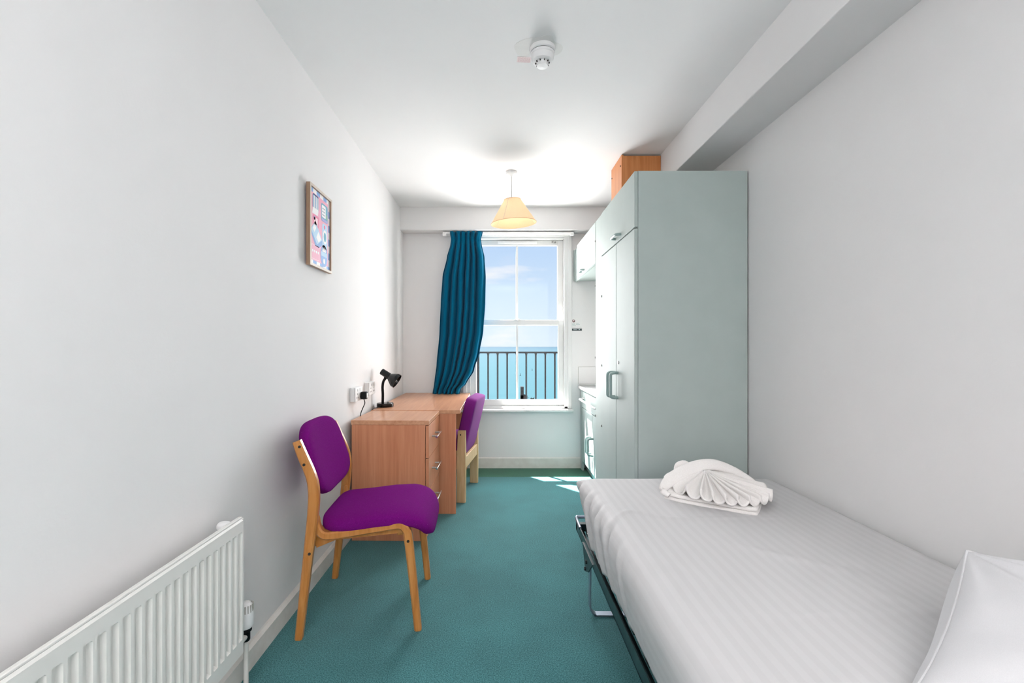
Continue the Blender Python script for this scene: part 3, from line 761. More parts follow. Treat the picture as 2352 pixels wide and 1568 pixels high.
bm = bmesh.new(); tube(bm, [(0.066, RY1 + 0.068, 0.0), (0.066, RY1 + 0.068, -0.188)], 0.008, 12); tube(bm, [(0.066, RY1 + 0.068, 0.012), (0.066, RY1 - 0.01, 0.012)], 0.010, 12)
obj('supply_pipe', bm, 'skirting_paint', rd, smooth=True)

# ------------------------------------------------------------------ pendant lamp
pl = thing('pendant_lamp', 'lit cream fabric pendant lamp hanging from the ceiling', 'lamp', (0.104, 3.40, H))
bm = bmesh.new(); lathe(bm, [(0.044, 0), (0.044, -0.016), (0.040, -0.020), (0.016, -0.024), (0.008, -0.032)], 28); obj('ceiling_rose', bm, 'white_plastic', pl, smooth=True)
bm = bmesh.new(); tube(bm, catmull([(0, 0, -0.025), (0.001, 0, -0.08), (0.002, 0, -0.14), (0.001, 0, -0.20)], 4), 0.0028, 8); obj('flex', bm, 'silver_grey', pl, smooth=True)
bm = bmesh.new(); lathe(bm, [(0.012, -0.195), (0.016, -0.20), (0.016, -0.235), (0.019, -0.24), (0.019, -0.25)], 16); obj('lamp_holder', bm, 'white_plastic', pl, smooth=True)
SM = Matrix.Translation((0.006, 0, -0.205)) @ Matrix.Rotation(R(-3.2), 4, 'Y') @ Matrix.Rotation(R(2), 4, 'X')
bm = bmesh.new(); lathe(bm, [(0.062, 0.0), (0.1155, -0.0875), (0.169, -0.175)], 48, SM, cap=False); shd = obj('shade', bm, 'shade_cloth', pl, smooth=True)
bm = bmesh.new()
for r_, z_ in ((0.0625, 0.0), (0.1695, -0.175)):
    tube(bm, [SM @ Vector((r_ * math.cos(2 * PI * k / 48), r_ * math.sin(2 * PI * k / 48), z_)) for k in range(49)], 0.0022, 6, caps=False)
obj('shade_trim', bm, 'shade_cloth', shd, smooth=True)
for a in (-118, 20, 140):
    bm = bmesh.new(); c_, s_2 = math.cos(R(a)), math.sin(R(a))
    tube(bm, [SM @ Vector((0.0625 * c_, 0.0625 * s_2, 0)), SM @ Vector((0.1695 * c_, 0.1695 * s_2, -0.175))], 0.0016, 6); obj('shade_rib', bm, 'frame_wood_front', shd)
bm = bmesh.new()
for a in (60, 180, 300):
    tube(bm, [SM @ Vector((0.016 * math.cos(R(a)), 0.016 * math.sin(R(a)), -0.012)), SM @ Vector((0.062 * math.cos(R(a)), 0.062 * math.sin(R(a)), 0))], 0.0018, 6)
obj('shade_gallery', bm, 'white_plastic', pl)
bm = bmesh.new(); superell(bm, 0.028, 0.028, 0.042, 1, 1, 12, 20, lambda p: p + Vector((0.001, 0, -0.285))); obj('bulb', bm, 'bulb_glow', pl, smooth=True)

# ------------------------------------------------------------------ smoke detector and label
sdm = thing('smoke_detector', 'white round smoke detector on the ceiling', 'smoke detector', (0.196, 1.99, H))
bm = bmesh.new(); lathe(bm, [(0.057, 0), (0.058, -0.006), (0.057, -0.016), (0.052, -0.019)], 40); obj('mounting_base', bm, 'white_plastic', sdm, smooth=True, angle=30)
bm = bmesh.new(); lathe(bm, [(0.0505, -0.019), (0.0505, -0.0225)], 40); obj('shadow_gap', bm, 'dark_gap', sdm)
bm = bmesh.new(); lathe(bm, [(0.052, -0.0215), (0.052, -0.030), (0.049, -0.033), (0.049, -0.044), (0.044, -0.056), (0.036, -0.060), (0.027, -0.062), (0.024, -0.078), (0.0, -0.080)], 40, cap=False)
body = obj('sensor_body', bm, 'white_plastic', sdm, smooth=True, angle=30)
for k in range(10):
    a = 2 * PI * k / 10 + 0.2
    bm = bmesh.new(); vv = box(bm, -0.0012, 0.0012, 0.0262, 0.0322, -0.0665, -0.0585); M_ = Matrix.Rotation(a, 4, 'Z')
    for v in vv: v.co = M_ @ v.co
    obj('vent_slot', bm, 'dark_gap', body)
for a in (-1.9, -2.6, -0.9, -0.35):
    bm = bmesh.new(); vv = box(bm, -0.0018, 0.0018, 0.049, 0.0535, -0.0235, -0.0185); M_ = Matrix.Rotation(a, 4, 'Z')
    for v in vv: v.co = M_ @ v.co
    obj('clip', bm, 'white_plastic', body)
lbm = thing('ceiling_label', 'small pink printed label stuck next to the smoke detector', 'label', (0.120, 2.065, H - 0.0004), R(3))
paint('label_pink', rgb(238, 224, 223), None, 0.6, bump=0.02); paint('label_print', rgb(218, 188, 190), None, 0.6, bump=0.02)
bx('sticker', 'label_pink', (-0.032, 0.032, -0.020, 0.020, -0.0006, 0), lbm)
bm = bmesh.new()
for k in range(6):
    yy = -0.015 + k * 0.006
    x_ = -0.028
    rr_ = random.Random(k)
    while x_ < 0.026:
        l_ = rr_.uniform(0.006, 0.014); box(bm, x_, min(x_ + l_, 0.028), yy, yy + 0.0026, -0.0010, -0.0005); x_ += l_ + 0.002
o = obj('print_lines', bm, 'label_print', lbm); o['kind'] = 'stuff'
# old paint patch round the detector
bm = bmesh.new(); pts = []
for k in range(40):
    a = 2 * PI * k / 40
    r_ = 0.075 + 0.035 * noise.noise(Vector((math.cos(a) * 1.3, math.sin(a) * 1.3, 3.1))) + 0.05 * max(0, -math.cos(a)) ** 2 + 0.03 * max(0, math.cos(a - 0.15)) ** 6
    pts.append((0.190 + r_ * math.cos(a), 1.985 + r_ * 0.9 * math.sin(a)))
prism(bm, pts, 'z', H - 0.0005, H + 0.001)
paint('patch_paint', rgb(229, 229, 227), rgb(234, 234, 232), 0.85, 20, 0.3, 60)
struct(obj('trim_3', bm, 'patch_paint'), 'old paint patch round the smoke detector')

# ------------------------------------------------------------------ wall notice
nt2 = thing('wall_notice', 'small white notice with dark strip beside the window', 'notice', (0.765, YB - 0.0005, 1.385))
paint('notice_white', rgb(236, 236, 235), None, 0.5, bump=0.01); paint('notice_grey', rgb(150, 150, 150), None, 0.6, bump=0.01)
paint('notice_dark', rgb(70, 80, 84), None, 0.5, bump=0.01); paint('notice_brown', rgb(120, 92, 92), None, 0.5, bump=0.01); paint('notice_lightprint', rgb(190, 205, 204), None, 0.5, bump=0.01)
def nflat(name, mat, pts, lvl):
    bm = bmesh.new(); prism(bm, pts, 'y', -0.0006 - 0.0003 * lvl, -0.0004); return obj(name, bm, mat, nt2)
nflat('card', 'notice_white', rect(-0.055, 0.052, -0.067, 0.065), 0)
nflat('symbol', 'notice_brown', oval(-0.030, 0.034, 0.0145, 0.0145), 1)
nflat('symbol', 'label_pink', rot2(rect(-0.040, -0.020, 0.034, 0.042), (-0.030, 0.036), R(42)), 2)
nflat('dark_strip', 'notice_dark', rect(-0.055, 0.050, -0.060, -0.039), 1)
bm = bmesh.new()
for (a, b_, z_) in ((-0.043, -0.015, 0.010), (-0.006, 0.020, 0.010), (-0.044, -0.018, -0.002), (-0.009, 0.030, -0.002), (-0.043, -0.008, -0.0115)):
    prism(bm, rect(a, b_, z_, z_ + 0.0045), 'y', -0.0009, -0.0004)
o = obj('text_lines', bm, 'notice_lightprint', nt2); o['kind'] = 'stuff'
def lettering(s, size, p, mat, parent):
    cu = bpy.data.curves.new('lettering', 'FONT'); cu.body = s; cu.size = size; cu.extrude = 0.0001
    tmp = bpy.data.objects.new('tmp_text', cu); COL.objects.link(tmp)
    dg = bpy.context.evaluated_depsgraph_get(); me = bpy.data.meshes.new_from_object(tmp.evaluated_get(dg))
    bpy.data.objects.remove(tmp); bpy.data.curves.remove(cu)
    me.materials.clear(); me.materials.append(MAT[mat])
    o = bpy.data.objects.new('lettering', me); link(o, parent); o.location = p; o.rotation_euler = (R(90), 0, 0); o['kind'] = 'stuff'
    return o
lettering('Please do not smoke', 0.0108, (-0.044, -0.0010, -0.029), 'notice_grey', nt2)
nflat('strip_mark', 'notice_lightprint', [(-0.034, -0.046), (-0.030, -0.052), (0.006, -0.053), (0.002, -0.049), (-0.010, -0.047)], 2)
nflat('strip_mark', 'notice_lightprint', rrect(0.018, 0.030, -0.054, -0.043, 0.003), 2)

# ------------------------------------------------------------------ curtain and track
ct = thing('curtain_track', 'white curtain track across the top of the window', 'curtain rail', (0.1, 4.30, 2.24))
bx('track', 'white_plastic', (-0.615, 0.615, -0.018, 0.012, -0.005, 0.012), ct, 0.003)
bx('end_stop', 'white_plastic', (-0.618, -0.585, -0.022, 0.014, -0.026, 0.010), ct, 0.003)
bx('end_stop', 'white_plastic', (0.585, 0.618, -0.022, 0.014, -0.022, 0.010), ct, 0.003)
bx('mounting_batten', 'gloss_white', (-0.60, 0.62, 0.013, 0.10, -0.002, 0.020), ct, 0.002)
cur = thing('curtain', 'teal curtain gathered to the left of the window', 'curtain', (-0.3, 4.240, 0.73))
# v is the height z in world metres; edges in world x
LE = [(0.73, -0.612), (0.84, -0.595), (1.0, -0.575), (1.3, -0.548), (1.6, -0.535), (1.82, -0.520), (2.0, -0.480), (2.13, -0.446), (2.17, -0.440), (2.24, -0.452)]
RE = [(0.73, -0.350), (0.775, -0.340), (0.83, -0.285), (0.95, -0.215), (1.12, -0.163), (1.32, -0.128), (1.57, -0.110), (1.82, -0.106), (2.0, -0.118), (2.13, -0.146), (2.17, -0.152), (2.24, -0.134)]
NF = 6.5
def cur_pt(u, v):
    z = 0.731 + (2.243 - 0.731) * v
    # pinch tape near the top
    x0, x1 = lerp_tab(LE, z), lerp_tab(RE, z)
    ph = 0.6 * noise.noise(Vector((u * 3.1, v * 1.1, 0.4))) + 0.35 * noise.noise(Vector((u * 6, v * 2.4, 5.0)))
    uu = u + 0.022 * noise.noise(Vector((u * 9.0, v * 0.8, 2.0))) * min(1, u * 8, (1 - u) * 8)
    x = x0 + (x1 - x0) * uu
    wv = math.sin(2 * PI * NF * u + ph * 2.2)
    amp = 0.026 + 0.012 * noise.noise(Vector((u * 7, v * 1.6, 9.0)))
    # folds ease out at the loose inner edge, which sweeps forward as one big soft fold
    loose = max(0.0, (u - 0.78) / 0.22)
    low = max(0.0, 1 - abs(z - 1.45) / 0.75)
    amp *= 1 - 0.65 * loose * low
    hd_ = gauss(z - 2.165, 0.03)
    amp *= 1 - 0.55 * hd_
    fine = 0.004 * math.sin(2 * PI * 26 * u + 3 * ph) * max(0, (z - 2.05) / 0.2)
    dy = amp * (wv + 0.25 * math.sin(2 * wv + 1.0)) + fine
    dy += -0.018 * loose * low
    dx = 0.006 * math.cos(2 * PI * NF * u + ph * 2.2)
    return Vector((x + dx + 0.3, dy, z + 0.004 * math.sin(2 * PI * NF * u) * (v > 0.97) - 0.73))
bm = bmesh.new(); grid(bm, cur_pt, 260, 90)
o = obj('cloth', bm, 'teal_curtain', cur, smooth=True, angle=180)
md = o.modifiers.new('thick', 'SOLIDIFY'); md.thickness = 0.003; md.offset = 0
bm = bmesh.new()
for k in range(7):
    x_ = -0.135 + 0.045 * k; box(bm, x_ - 0.003, x_ + 0.003, 0.036, 0.042, 1.480, 1.498)
o = obj('hooks', bm, 'white_plastic', cur); o['kind'] = 'stuff'

# ------------------------------------------------------------------ foreground chair
ch = thing('bentwood_chair', 'purple upholstered bentwood chair standing in front of the drawers', 'chair', (-0.579, 2.08, 0), R(3.3))
stile = [(-0.232, 0.0), (-0.213, 0.17), (-0.192, 0.359), (-0.175, 0.515), (-0.174, 0.600), (-0.187, 0.660), (-0.218, 0.734), (-0.240, 0.792)]
sw = [0.029, 0.033, 0.037, 0.042, 0.042, 0.039, 0.037, 0.032]
fl_path = [(0.238, 0.0), (0.219, 0.19), (0.199, 0.375), (0.190, 0.412), (0.166, 0.434), (0.120, 0.430), (-0.012, 0.411), (-0.115, 0.398), (-0.150, 0.404), (-0.167, 0.430), (-0.172, 0.475)]
fw = [0.029, 0.032, 0.035, 0.033, 0.032, 0.031, 0.031, 0.032, 0.031, 0.026, 0.014]
for s in (-1, 1):
    ya, yb = sorted((s * 0.226, s * 0.257))
    bm = bmesh.new(); bentwood(bm, stile, sw, ya, yb); st_ = obj('back_leg', bm, 'beech_honey', ch, smooth=True, angle=35)
    for (x_, z_) in ((-0.2325, 0.772), (-0.215, 0.700), (-0.194, 0.345)):
        bm = bmesh.new(); yo = s * 0.2572; cyl_y(bm, x_ + 0.008, z_, yo - 0.003, yo + 0.0012, 0.0055, 14); obj('bolt_hole', bm, 'dark_gap', st_)
    ya, yb = sorted((s * 0.192, s * 0.224))
    bm = bmesh.new(); bentwood(bm, fl_path, fw, ya, yb); f_ = obj('front_leg', bm, 'beech_honey', ch, smooth=True, angle=35)
    bm = bmesh.new(); yo = s * 0.2242; cyl_y(bm, 0.199, 0.372, yo - 0.003, yo + 0.0012, 0.0055, 14); obj('bolt_hole', bm, 'dark_gap', f_)
    ya, yb = sorted((s * 0.170, s * 0.192))
    bm = bmesh.new(); prism(bm, [(-0.18, 0.340), (-0.19, 0.41), (0.175, 0.42), (0.18, 0.395), (-0.1, 0.372)], 'y', ya, yb); obj('side_rail', bm, 'beech_honey', ch)
bx('cross_rail', 'beech_honey', (-0.19, -0.165, -0.19, 0.19, 0.345, 0.395), ch, 0.003)
bx('cross_rail', 'beech_honey', (0.145, 0.170, -0.17, 0.17, 0.375, 0.415), ch, 0.003)
bx('back_rail', 'beech_honey', (-0.250, -0.236, -0.226, 0.226, 0.735, 0.785), ch, 0.003)
bx('back_rail', 'beech_honey', (-0.196, -0.182, -0.226, 0.226, 0.61, 0.65), ch, 0.003)
seat_line = catmull([(-0.172, 0, 0.444), (-0.09, 0, 0.438), (0.01, 0, 0.445), (0.11, 0, 0.456), (0.19, 0, 0.455), (0.248, 0, 0.434), (0.279, 0, 0.394), (0.288, 0, 0.366)], 10)
acc = [0.0]
for a, b_ in zip(seat_line, seat_line[1:]): acc.append(acc[-1] + (b_ - a).length)
SL = acc[-1]
def seat_map(p):
    t = (p.x + 0.5) * SL
    ex = 0
    if t < 0: ex, t = t, 0
    if t > SL: ex, t = t - SL, SL
    for i in range(len(acc) - 1):
        if t <= acc[i + 1] or i == len(acc) - 2:
            f = (t - acc[i]) / (acc[i + 1] - acc[i]); break
    a, b_ = seat_line[i], seat_line[i + 1]; tg = (b_ - a).normalized(); nr = Vector((-tg.z, 0, tg.x))
    c = a.lerp(b_, f) + tg * ex
    side = 1 - 0.06 * max(0, p.x) ** 2 * 4
    return Vector((c.x, p.y * side, c.z)) + nr * (p.z * (1.0 - 0.25 * max(0, p.x * 2) ** 3) - 0.004 * (p.y / 0.22) ** 2)
bm = bmesh.new(); superell(bm, 0.5, 0.226, 0.034, 0.45, 0.36, 22, 80, seat_map); obj('seat', bm, 'purple_wool', ch, smooth=True, angle=180)
def back_map(p):
    x_, y_, z_ = p.z, p.x, p.y
    x_ = x_ + 0.028 * (y_ / 0.22) ** 2 - 0.012 * (1 - (z_ / 0.17) ** 2)
    y_ = y_ * (1 - 0.06 * (z_ / 0.17))
    a = R(-18)
    return Vector((-0.212 + x_ * math.cos(a) + z_ * math.sin(a), y_, 0.690 - x_ * math.sin(a) * 1 + z_ * math.cos(a)))
bm = bmesh.new(); superell(bm, 0.221, 0.160, 0.036, 0.55, 0.60, 20, 72, back_map); obj('backrest', bm, 'purple_wool', ch, smooth=True, angle=180)

# ------------------------------------------------------------------ desk chair
dc = thing('desk_chair', 'purple padded desk chair with pale wood posts pushed under the desk', 'chair', (-0.238, 3.675, 0), R(-8))
for s in (-1, 1):
    ya, yb = sorted((s * 0.236, s * 0.270))
    bm = bmesh.new(); prism(bm, [(-0.034, 0), (0.034, 0), (0.036, 0.25), (0.034, 0.54), (-0.024, 0.54), (-0.034, 0.25)], 'y', ya, yb); lg_ = obj('back_leg', bm, 'beech_pale', dc, bevel=0.003)
    bm = bmesh.new(); cyl_y(bm, -0.002, 0.510, s * 0.2705 - 0.003, s * 0.2705 + 0.001, 0.0055, 14); obj('bolt_hole', bm, 'dark_gap', lg_)
    bx('side_rail', 'beech_pale', (-0.43, -0.02, s * 0.215 - 0.011, s * 0.215 + 0.011, 0.33, 0.40), dc, 0.002)
    bx('front_leg', 'beech_pale', (-0.45, -0.40, min(s * 0.226, s * 0.258), max(s * 0.226, s * 0.258), 0.0, 0.40), dc, 0.003)
bx('back_rail', 'beech_pale', (0.008, 0.030, -0.236, 0.236, 0.248, 0.336), dc, 0.003)
bx('front_rail', 'beech_pale', (-0.44, -0.418, -0.226, 0.226, 0.33, 0.40), dc, 0.003)
bm = bmesh.new(); superell(bm, 0.235, 0.225, 0.035, 0.35, 0.3, 14, 48, lambda p: p + Vector((-0.225, 0, 0.432))); obj('seat', bm, 'purple_wool_plain', dc, smooth=True, angle=180)
def dback(p):
    x_, y_, z_ = p.z, p.x, p.y
    a = R(13)
    return Vector((0.020 + x_ * math.cos(a) + z_ * math.sin(a), y_, 0.560 - x_ * math.sin(a) + z_ * math.cos(a)))
bm = bmesh.new(); superell(bm, 0.233, 0.222, 0.046, 0.20, 0.22, 24, 72, dback); obj('backrest', bm, 'purple_wool_plain', dc, smooth=True, angle=180)

# ------------------------------------------------------------------ bed
bed = thing('folding_bed', 'folding single bed with dark metal frame along the right wall', 'bed', (0.86, 1.2, 0))
rl = bed.location
B0, B1, BY0, BY1 = 0.392, 1.312, 0.20, 2.275
FZ = 0.306
bm = bmesh.new()
for (xa, xb, s) in ((B0, B0 + 0.004, 1), (B1 - 0.004, B1, -1)):
    box(bm, xa, xb, BY0, BY1, FZ - 0.048, FZ)
    box(bm, min(xa, xa + s * 0.03), max(xb, xb + s * 0.03), BY0, BY1, FZ - 0.048, FZ - 0.044)
for v in bm.verts: v.co -= rl
obj('side_rail', bm, 'bed_frame_paint', bed)
bm = bmesh.new()
for (ya, yb) in ((BY0, BY0 + 0.03), (BY1 - 0.03, BY1)): box(bm, B0, B1, ya, yb, FZ - 0.048, FZ - 0.012)
for v in bm.verts: v.co -= rl
obj('end_rail', bm, 'bed_frame_paint', bed)
bm = bmesh.new()
tube(bm, [Vector(p) - rl for p in catmull([(B0 + 0.003, BY1 - 0.10, FZ - 0.004), (B0 + 0.002, BY1 - 0.03, FZ + 0.004), (B0 + 0.004, BY1, FZ + 0.012), (B0 + 0.03, BY1 + 0.004, FZ + 0.012), (B0 + 0.2, BY1 + 0.004, FZ + 0.012)], 6)], 0.008, 10)
obj('end_stop', bm, 'steel_worn', bed, smooth=True)
for k in range(14):
    yy = BY0 + 0.09 + k * (BY1 - BY0 - 0.18) / 13
    lb('slat', 'black_metal', (B0 + 0.036, B1 - 0.036, yy - 0.025, yy + 0.025, FZ - 0.043, FZ - 0.033), bed)
def bed_leg(y):
    path = [(B0 + 0.012, FZ - 0.06), (B0 + 0.010, 0.06), (B0 + 0.016, 0.022), (B0 + 0.034, 0.008), (B0 + 0.07, 0.005), (0.85, 0.004), (B1 - 0.07, 0.005), (B1 - 0.034, 0.008), (B1 - 0.016, 0.022), (B1 - 0.010, 0.06), (B1 - 0.012, FZ - 0.06)]
    bm = bmesh.new(); bentwood(bm, [(p[0] - rl[0], p[1]) for p in path], [0.006] * len(path), y - rl[1] - 0.016, y - rl[1] + 0.016, 0.001, 5)
    l_ = obj('leg', bm, 'steel_worn', bed, smooth=True, angle=40)
    for x_ in (B0 - 0.004, B1 - 0.006):
        bm = bmesh.new(); prism(bm, [(y + 0.10 - rl[1], FZ - 0.03), (y - 0.12 - rl[1], FZ - 0.03), (y - 0.03 - rl[1], FZ - 0.105), (y + 0.03 - rl[1], FZ - 0.13), (y + 0.05 - rl[1], FZ - 0.10)], 'x', x_ - rl[0], x_ + 0.005 - rl[0])
        obj('bracket', bm, 'bed_frame_paint', l_)
    for z_, yy in ((FZ - 0.075, y), (FZ - 0.115, y + 0.025)):
        bm = bmesh.new(); cyl(bm, Vector((B0 - 0.010, yy, z_)) - rl, Vector((B0 + 0.012, yy, z_)) - rl, 0.008, 12)
        obj('pivot_bolt', bm, 'black_metal', l_, smooth=True)
bed_leg(1.985); bed_leg(0.55)

MX0, MX1, MY0, MY1, MZ0, MZ1 = 0.412, 1.325, 0.22, 2.205, 0.266 + 0.012, 0.520
mt = thing('mattress', 'pale mattress showing at the far corner of the bed', 'mattress', (0.868, 1.2, MZ0))
bm = bmesh.new()
superell(bm, (MX1 - MX0) / 2, (MY1 - MY0) / 2, (MZ1 - MZ0) / 2, 0.16, 0.10, 24, 96, lambda p: p + Vector((0, 0.0125, (MZ1 - MZ0) / 2)))
obj('body', bm, 'mattress_ticking', mt, smooth=True, angle=180)

sh = thing('bed_sheet', 'white sateen striped sheet stretched over the bed', 'sheet', (0.868, 1.2, 0.535))
# cross section across the bed, from tucked left hem over the top to the wall side
SX0, SX1, SZ = 0.388, 1.331, 0.535
rc = 0.075
ylo, yhi = 0.21, 2.222
prof = []
for k in range(13): prof.append((SX0 + 0.014 * (1 - k / 12) ** 2, 0.325 + (SZ - rc - 0.325) * k / 12))
for k in range(1, 10):
    a = PI * (1 - k / 20); prof.append((SX0 + rc + rc * math.cos(a), SZ - rc + rc * math.sin(a)))
nx = 70
for k in range(nx + 1): prof.append((SX0 + rc + (SX1 - rc * 0.6 - SX0 - rc) * k / nx, SZ))
for k in range(1, 6):
    a = PI / 2 * (1 - k / 5); prof.append((SX1 - rc * 0.6 + rc * 0.6 * math.cos(a), SZ - rc * 0.6 + rc * 0.6 * math.sin(a)))
sacc = [0.0]
for a, b_ in zip(prof, prof[1:]): sacc.append(sacc[-1] + math.hypot(b_[0] - a[0], b_[1] - a[1]))
NS = len(prof) - 1
def sheet_pt(u, v):
    i = min(int(round(u * NS)), NS); x_, z_ = prof[i]; s_l = sacc[i]
    y_ = ylo + (yhi - ylo) * v
    drop = 0
    tail = y_ - (yhi - 0.05)
    if tail > 0:
        a = tail / 0.05 * PI / 2; y_ = yhi - 0.05 + 0.05 * math.sin(a); drop = 0.05 * (1 - math.cos(a))
    top = min(1.0, max(0.0, (z_ - (SZ - 0.04)) / 0.04))
    side = 1 - top
    # hem of the side lifts toward the far corner
    if x_ < SX0 + 0.06 and y_ > 1.93:
        lift = (y_ - 1.93) / (yhi - 1.93); low_ = 0.325 + 0.15 * min(1, lift * 1.15)
        z_ = low_ + (z_ - 0.325) * (SZ - low_) / (SZ - 0.325)
    dz = 0.0; dx = 0.0
    # side puckers, slanted from the far corner
    if x_ < SX0 + 0.12:
        w_ = math.exp(-max(0.0, x_ - SX0) / 0.05)
        ph = y_ * 1.0 + (SZ - z_) * 0.55
        dx -= 0.008 * w_ * (math.sin(ph * 60) + 0.7 * math.sin(ph * 97 + 1.3)) * gauss(y_ - 1.88, 0.42) * (0.4 + 0.6 * side)
        dx -= 0.005 * w_ * noise.noise(Vector((y_ * 6, z_ * 8, 1.0)))
    # top undulation
    dz += 0.0035 * noise.noise(Vector((x_ * 4, y_ * 2.2, 4.2))) * top + 0.0018 * noise.noise(Vector((x_ * 11 + y_ * 4, y_ * 6, 7.7))) * top
    # fold lines across the bed
    c1 = y_ - (1.665 + 0.05 * gauss(x_ - 0.50, 0.09) * 1.6 - 0.012 * (x_ - 0.9) - (0.55 * max(0, 0.50 - x_)))
    dz += 0.0050 * gauss(c1, 0.010) * (x_ < 1.06) * (0.35 + 0.65 * gauss(x_ - 0.55, 0.30))
    c2 = y_ - (1.07 + 0.03 * (x_ - 0.8)); dz += 0.0032 * gauss(c2, 0.012) * gauss(x_ - 0.85, 0.28)
    for (xa, ya, xb, yb, am, wd) in ((0.56, 1.96, 0.78, 1.70, 0.006, 0.018), (0.60, 1.98, 0.85, 1.66, 0.004, 0.014), (0.78, 1.42, 1.05, 1.22, 0.0035, 0.02), (0.66, 1.52, 0.92, 1.30, 0.003, 0.02), (0.48, 1.35, 0.62, 1.12, 0.003, 0.02), (0.9, 1.25, 1.1, 1.0, 0.003, 0.02)):
        d_ = Vector((xb - xa, yb - ya)); ln = d_.length; d_ /= ln
        r0 = Vector((x_ - xa, y_ - ya)); al = r0.dot(d_); pe = r0.x * -d_.y + r0.y * d_.x
        if -0.05 < al < ln + 0.05:
            dz += am * gauss(pe, wd) * max(0, math.sin(PI * min(1, max(0, al / ln))))
    dz += 0.008 * gauss(x_ - 0.9, 0.3) * gauss(y_ - 1.5, 0.7) * top
    return Vector((x_ + dx - 0.868, y_ - 1.2, z_ + dz * top - drop * (0.3 + 0.7 * top) - 0.535))
bm = bmesh.new()
grid(bm, sheet_pt, NS, 230, uv=lambda u, v: (sacc[min(int(round(u * NS)), NS)], v))
o = obj('cloth', bm, 'striped_sheet', sh, smooth=True, angle=180)
md = o.modifiers.new('thick', 'SOLIDIFY'); md.thickness = 0.002; md.offset = 1

# ------------------------------------------------------------------ pillow
pw = thing('pillow', 'plump white pillow propped at the near end of the bed', 'pillow', (1.06, 0.76, 0.538))
PO = Vector((1.06, 0.76, 0.538))
PHT = 0.095
cTL, cTR, cBL, cBR = Vector((0.985, 0.955, 0.742)), Vector((1.31, 0.865, 0.705)), Vector((0.715, 0.795, 0.552)), Vector((1.24, 0.60, 0.560))
en = (cTR - cTL).cross(cTL - cBL).normalized()
def pil_plane(u_, v_):
    a, b_ = (u_ + 1) / 2, (v_ + 1) / 2
    return (cBL * (1 - a) + cBR * a) * (1 - b_) + (cTL * (1 - a) + cTR * a) * b_
def soft_max(z, lim, k=0.012):
    d = z - lim
    return lim + (d if d > 4 * k else k * math.log1p(math.exp(d / k)) if d > -8 * k else 0.0)
def pil_raw(u_, v_, zf):
    t_ = max(0.0, (1 - abs(u_) ** 2.4) * (1 - abs(v_) ** 2.4)) ** (0.55 if zf > 0 else 0.36)
    an = math.atan2(1.0 - v_, u_ + 1.0)
    cr_ = gauss(u_ + 0.7, 0.55) * gauss(v_ - 0.7, 0.7)
    wr_ = (0.007 * math.sin(13 * an + 0.6) * cr_ + 0.006 * noise.noise(Vector((u_ * 2.6, v_ * 2.6, 1 + (zf < 0))))) * min(1, 3 * t_)
    z_ = (PHT * t_ * (0.9 if zf > 0 else 1.7) + wr_) * zf
    w_ = pil_plane(u_ * (1 - 0.07 * (1 - v_ * v_)), v_ * (1 - 0.09 * (1 - u_ * u_))) + en * z_
    w_.z = soft_max(w_.z, 0.541); w_.x = -soft_max(-w_.x, -1.326)
    return w_
bm = bmesh.new(); ng = 60
def mapc(q): return math.copysign(1 - (1 - abs(q)) ** 1.5, q)
for zf in (1, -1):
    grid(bm, lambda a, b_: pil_raw(mapc(2 * a - 1), mapc(2 * b_ - 1), zf) - PO, ng, ng)
bmesh.ops.remove_doubles(bm, verts=bm.verts, dist=0.0004)
obj('case', bm, 'pillow_cotton', pw, smooth=True, angle=180)
ring = []
for k in range(4):
    for i in range(30):
        q = mapc(2 * i / 30 - 1)
        ring.append([(q, 1), (1, -q), (-q, -1), (-1, q)][k])
bm = bmesh.new(); tube(bm, [pil_raw(a, b_, 1) - PO for a, b_ in ring + ring[:1]], 0.0028, 6, caps=False)
obj('piped_seam', bm, 'pillow_cotton', pw, smooth=True)

# ------------------------------------------------------------------ folded towel
tw = thing('folded_towel', 'white towel folded into a pleated fan on the bed', 'towel', (0.89, 1.87, 0.538))
O = Vector((0.89, 1.87, 0.538))
def slab(bm, pts, z0, z1, n=10):
    """rounded flat layer following a closed outline (world x, y)"""
    loop = catmull([(p[0], p[1], 0) for p in pts + [pts[0]]], n)[:-1]
    c = sum(loop, Vector()) / len(loop)
    h = (z1 - z0) / 2; zc = (z0 + z1) / 2
    rings = []
    for (ins, dz) in ((0.030, -h), (0.008, -h), (0.0, -h * 0.45), (0.0, h * 0.45), (0.008, h), (0.030, h)):
        rings.append([bm.verts.new(p + (c - p).normalized() * ins + Vector((0, 0, zc + dz)) - O) for p in loop])
    m_ = len(loop)
    for a, b_ in zip(rings, rings[1:]):
        for k in range(m_): bm.faces.new([a[k], a[(k + 1) % m_], b_[(k + 1) % m_], b_[k]])
    bm.faces.new(rings[0][::-1]); bm.faces.new(rings[-1])
base_pts = [(0.690, 1.885), (0.735, 1.835), (0.84, 1.765), (0.945, 1.695), (0.985, 1.715), (1.065, 1.835), (1.085, 1.90), (1.00, 1.98), (0.86, 2.02), (0.75, 1.97)]
for i, (za, zb, sc_) in enumerate(((0.538, 0.553, 1.0), (0.553, 0.569, 0.975))):
    bm = bmesh.new()
    slab(bm, [(0.885 + (p[0] - 0.885) * sc_ + 0.004 * i, 1.86 + (p[1] - 1.86) * sc_) for p in base_pts], za, zb)
    obj('folded_layer', bm, 'white_towel', tw, smooth=True, angle=60)
AP = Vector((0.878, 1.925, 0.648))
A0, A1, NPL = R(190), R(352), 10.0
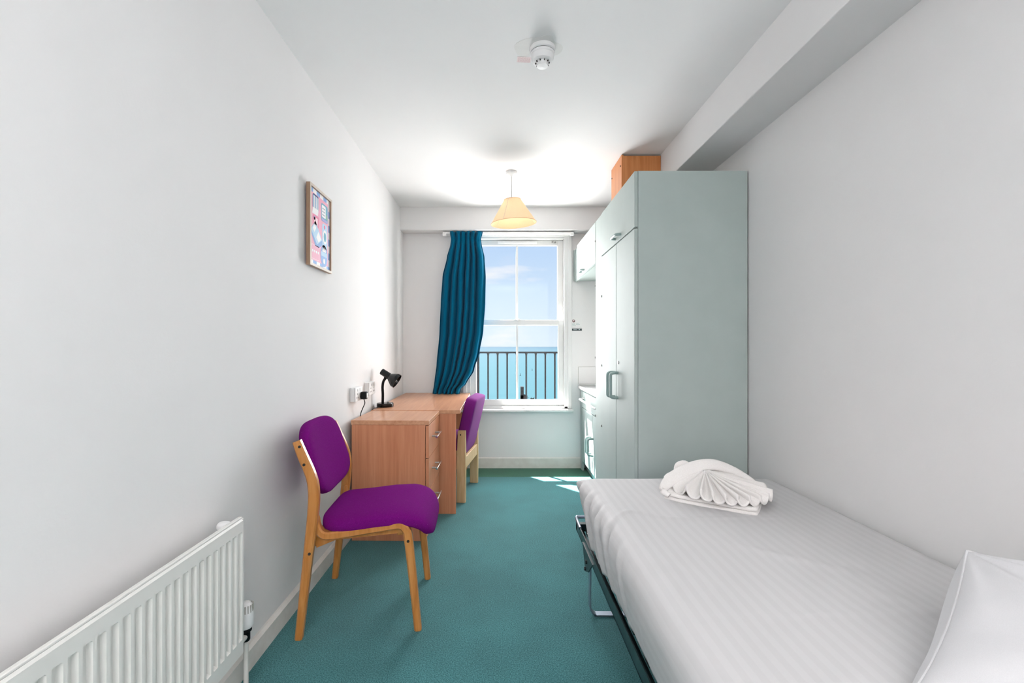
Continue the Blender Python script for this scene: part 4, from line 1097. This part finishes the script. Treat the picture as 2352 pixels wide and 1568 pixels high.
def fan(u, v):
    a = A0 + (A1 - A0) * u
    Rm = 0.150 + 0.085 * max(0, math.sin((u - 0.35) * PI)) ** 1 * (u > 0.35) + 0.02 * math.sin(PI * u)
    r = 0.012 + (Rm - 0.012) * v
    dens = u - 0.085 * math.sin(2 * PI * (u - 0.06)) 
    ph = 2 * PI * NPL * dens
    am = 0.034 * v ** 1.1 * (1.0 - 0.45 * u)
    cen = Vector((AP.x + math.cos(a) * r, AP.y + math.sin(a) * r, 0))
    zz = AP.z + (0.590 - AP.z) * (v ** 0.9) + am * math.sin(ph) * 0.75
    tang = Vector((-math.sin(a), math.cos(a), 0))
    cen += tang * (0.014 * v * math.cos(ph) * 0.8)
    zz = max(zz, 0.571)
    return Vector((cen.x, cen.y, zz)) - O
bm = bmesh.new(); grid(bm, fan, 230, 26)
o = obj('pleated_fan', bm, 'white_towel', tw, smooth=True, angle=180)
md = o.modifiers.new('thick', 'SOLIDIFY'); md.thickness = 0.007; md.offset = 0
# wide turned-over edge arching behind the pleats
arc = catmull([(0.700, 1.858, 0.562), (0.683, 1.878, 0.578), (0.715, 1.905, 0.604), (0.775, 1.925, 0.634), (0.850, 1.938, 0.660), (0.930, 1.948, 0.664), (1.010, 1.950, 0.638), (1.075, 1.930, 0.600), (1.092, 1.905, 0.575)], 10)
wid = catmull([(q, 0, 0) for q in (0.018, 0.030, 0.048, 0.056, 0.054, 0.050, 0.040, 0.028, 0.018)], 10)
bm = bmesh.new(); rings = []
for i, p in enumerate(arc):
    t_ = (arc[min(i + 1, len(arc) - 1)] - arc[max(i - 1, 0)]).normalized()
    nv = Vector((0, 0.62, 0.78)); wd = (nv - t_ * nv.dot(t_)).normalized(); th = t_.cross(wd).normalized()
    ring = []
    for k in range(16):
        a = 2 * PI * k / 16
        ca, sa = math.cos(a), math.sin(a)
        ring.append(bm.verts.new(p + wd * (wid[i].x / 2 * math.copysign(abs(ca) ** 0.7, ca)) + th * (0.011 * math.copysign(abs(sa) ** 0.8, sa)) - O))
    rings.append(ring)
for a, b_ in zip(rings, rings[1:]):
    for k in range(16): bm.faces.new([a[k], a[(k + 1) % 16], b_[(k + 1) % 16], b_[k]])
bm.faces.new(rings[0][::-1]); bm.faces.new(rings[-1])
obj('turned_edge', bm, 'white_towel', tw, smooth=True, angle=180)
bm = bmesh.new()
superell(bm, 0.17, 0.075, 0.05, 0.9, 0.8, 16, 40, lambda p: p + Vector((0.89, 1.965, 0.592)) - O); obj('back_fold', bm, 'white_towel', tw, smooth=True, angle=180)
bm = bmesh.new()
superell(bm, 0.040, 0.020, 0.052, 0.8, 0.8, 14, 28, lambda p: Matrix.Rotation(R(-14), 3, 'Y') @ p + Vector((0.812, 1.985, 0.622)) - O); obj('corner_point', bm, 'white_towel', tw, smooth=True, angle=180)
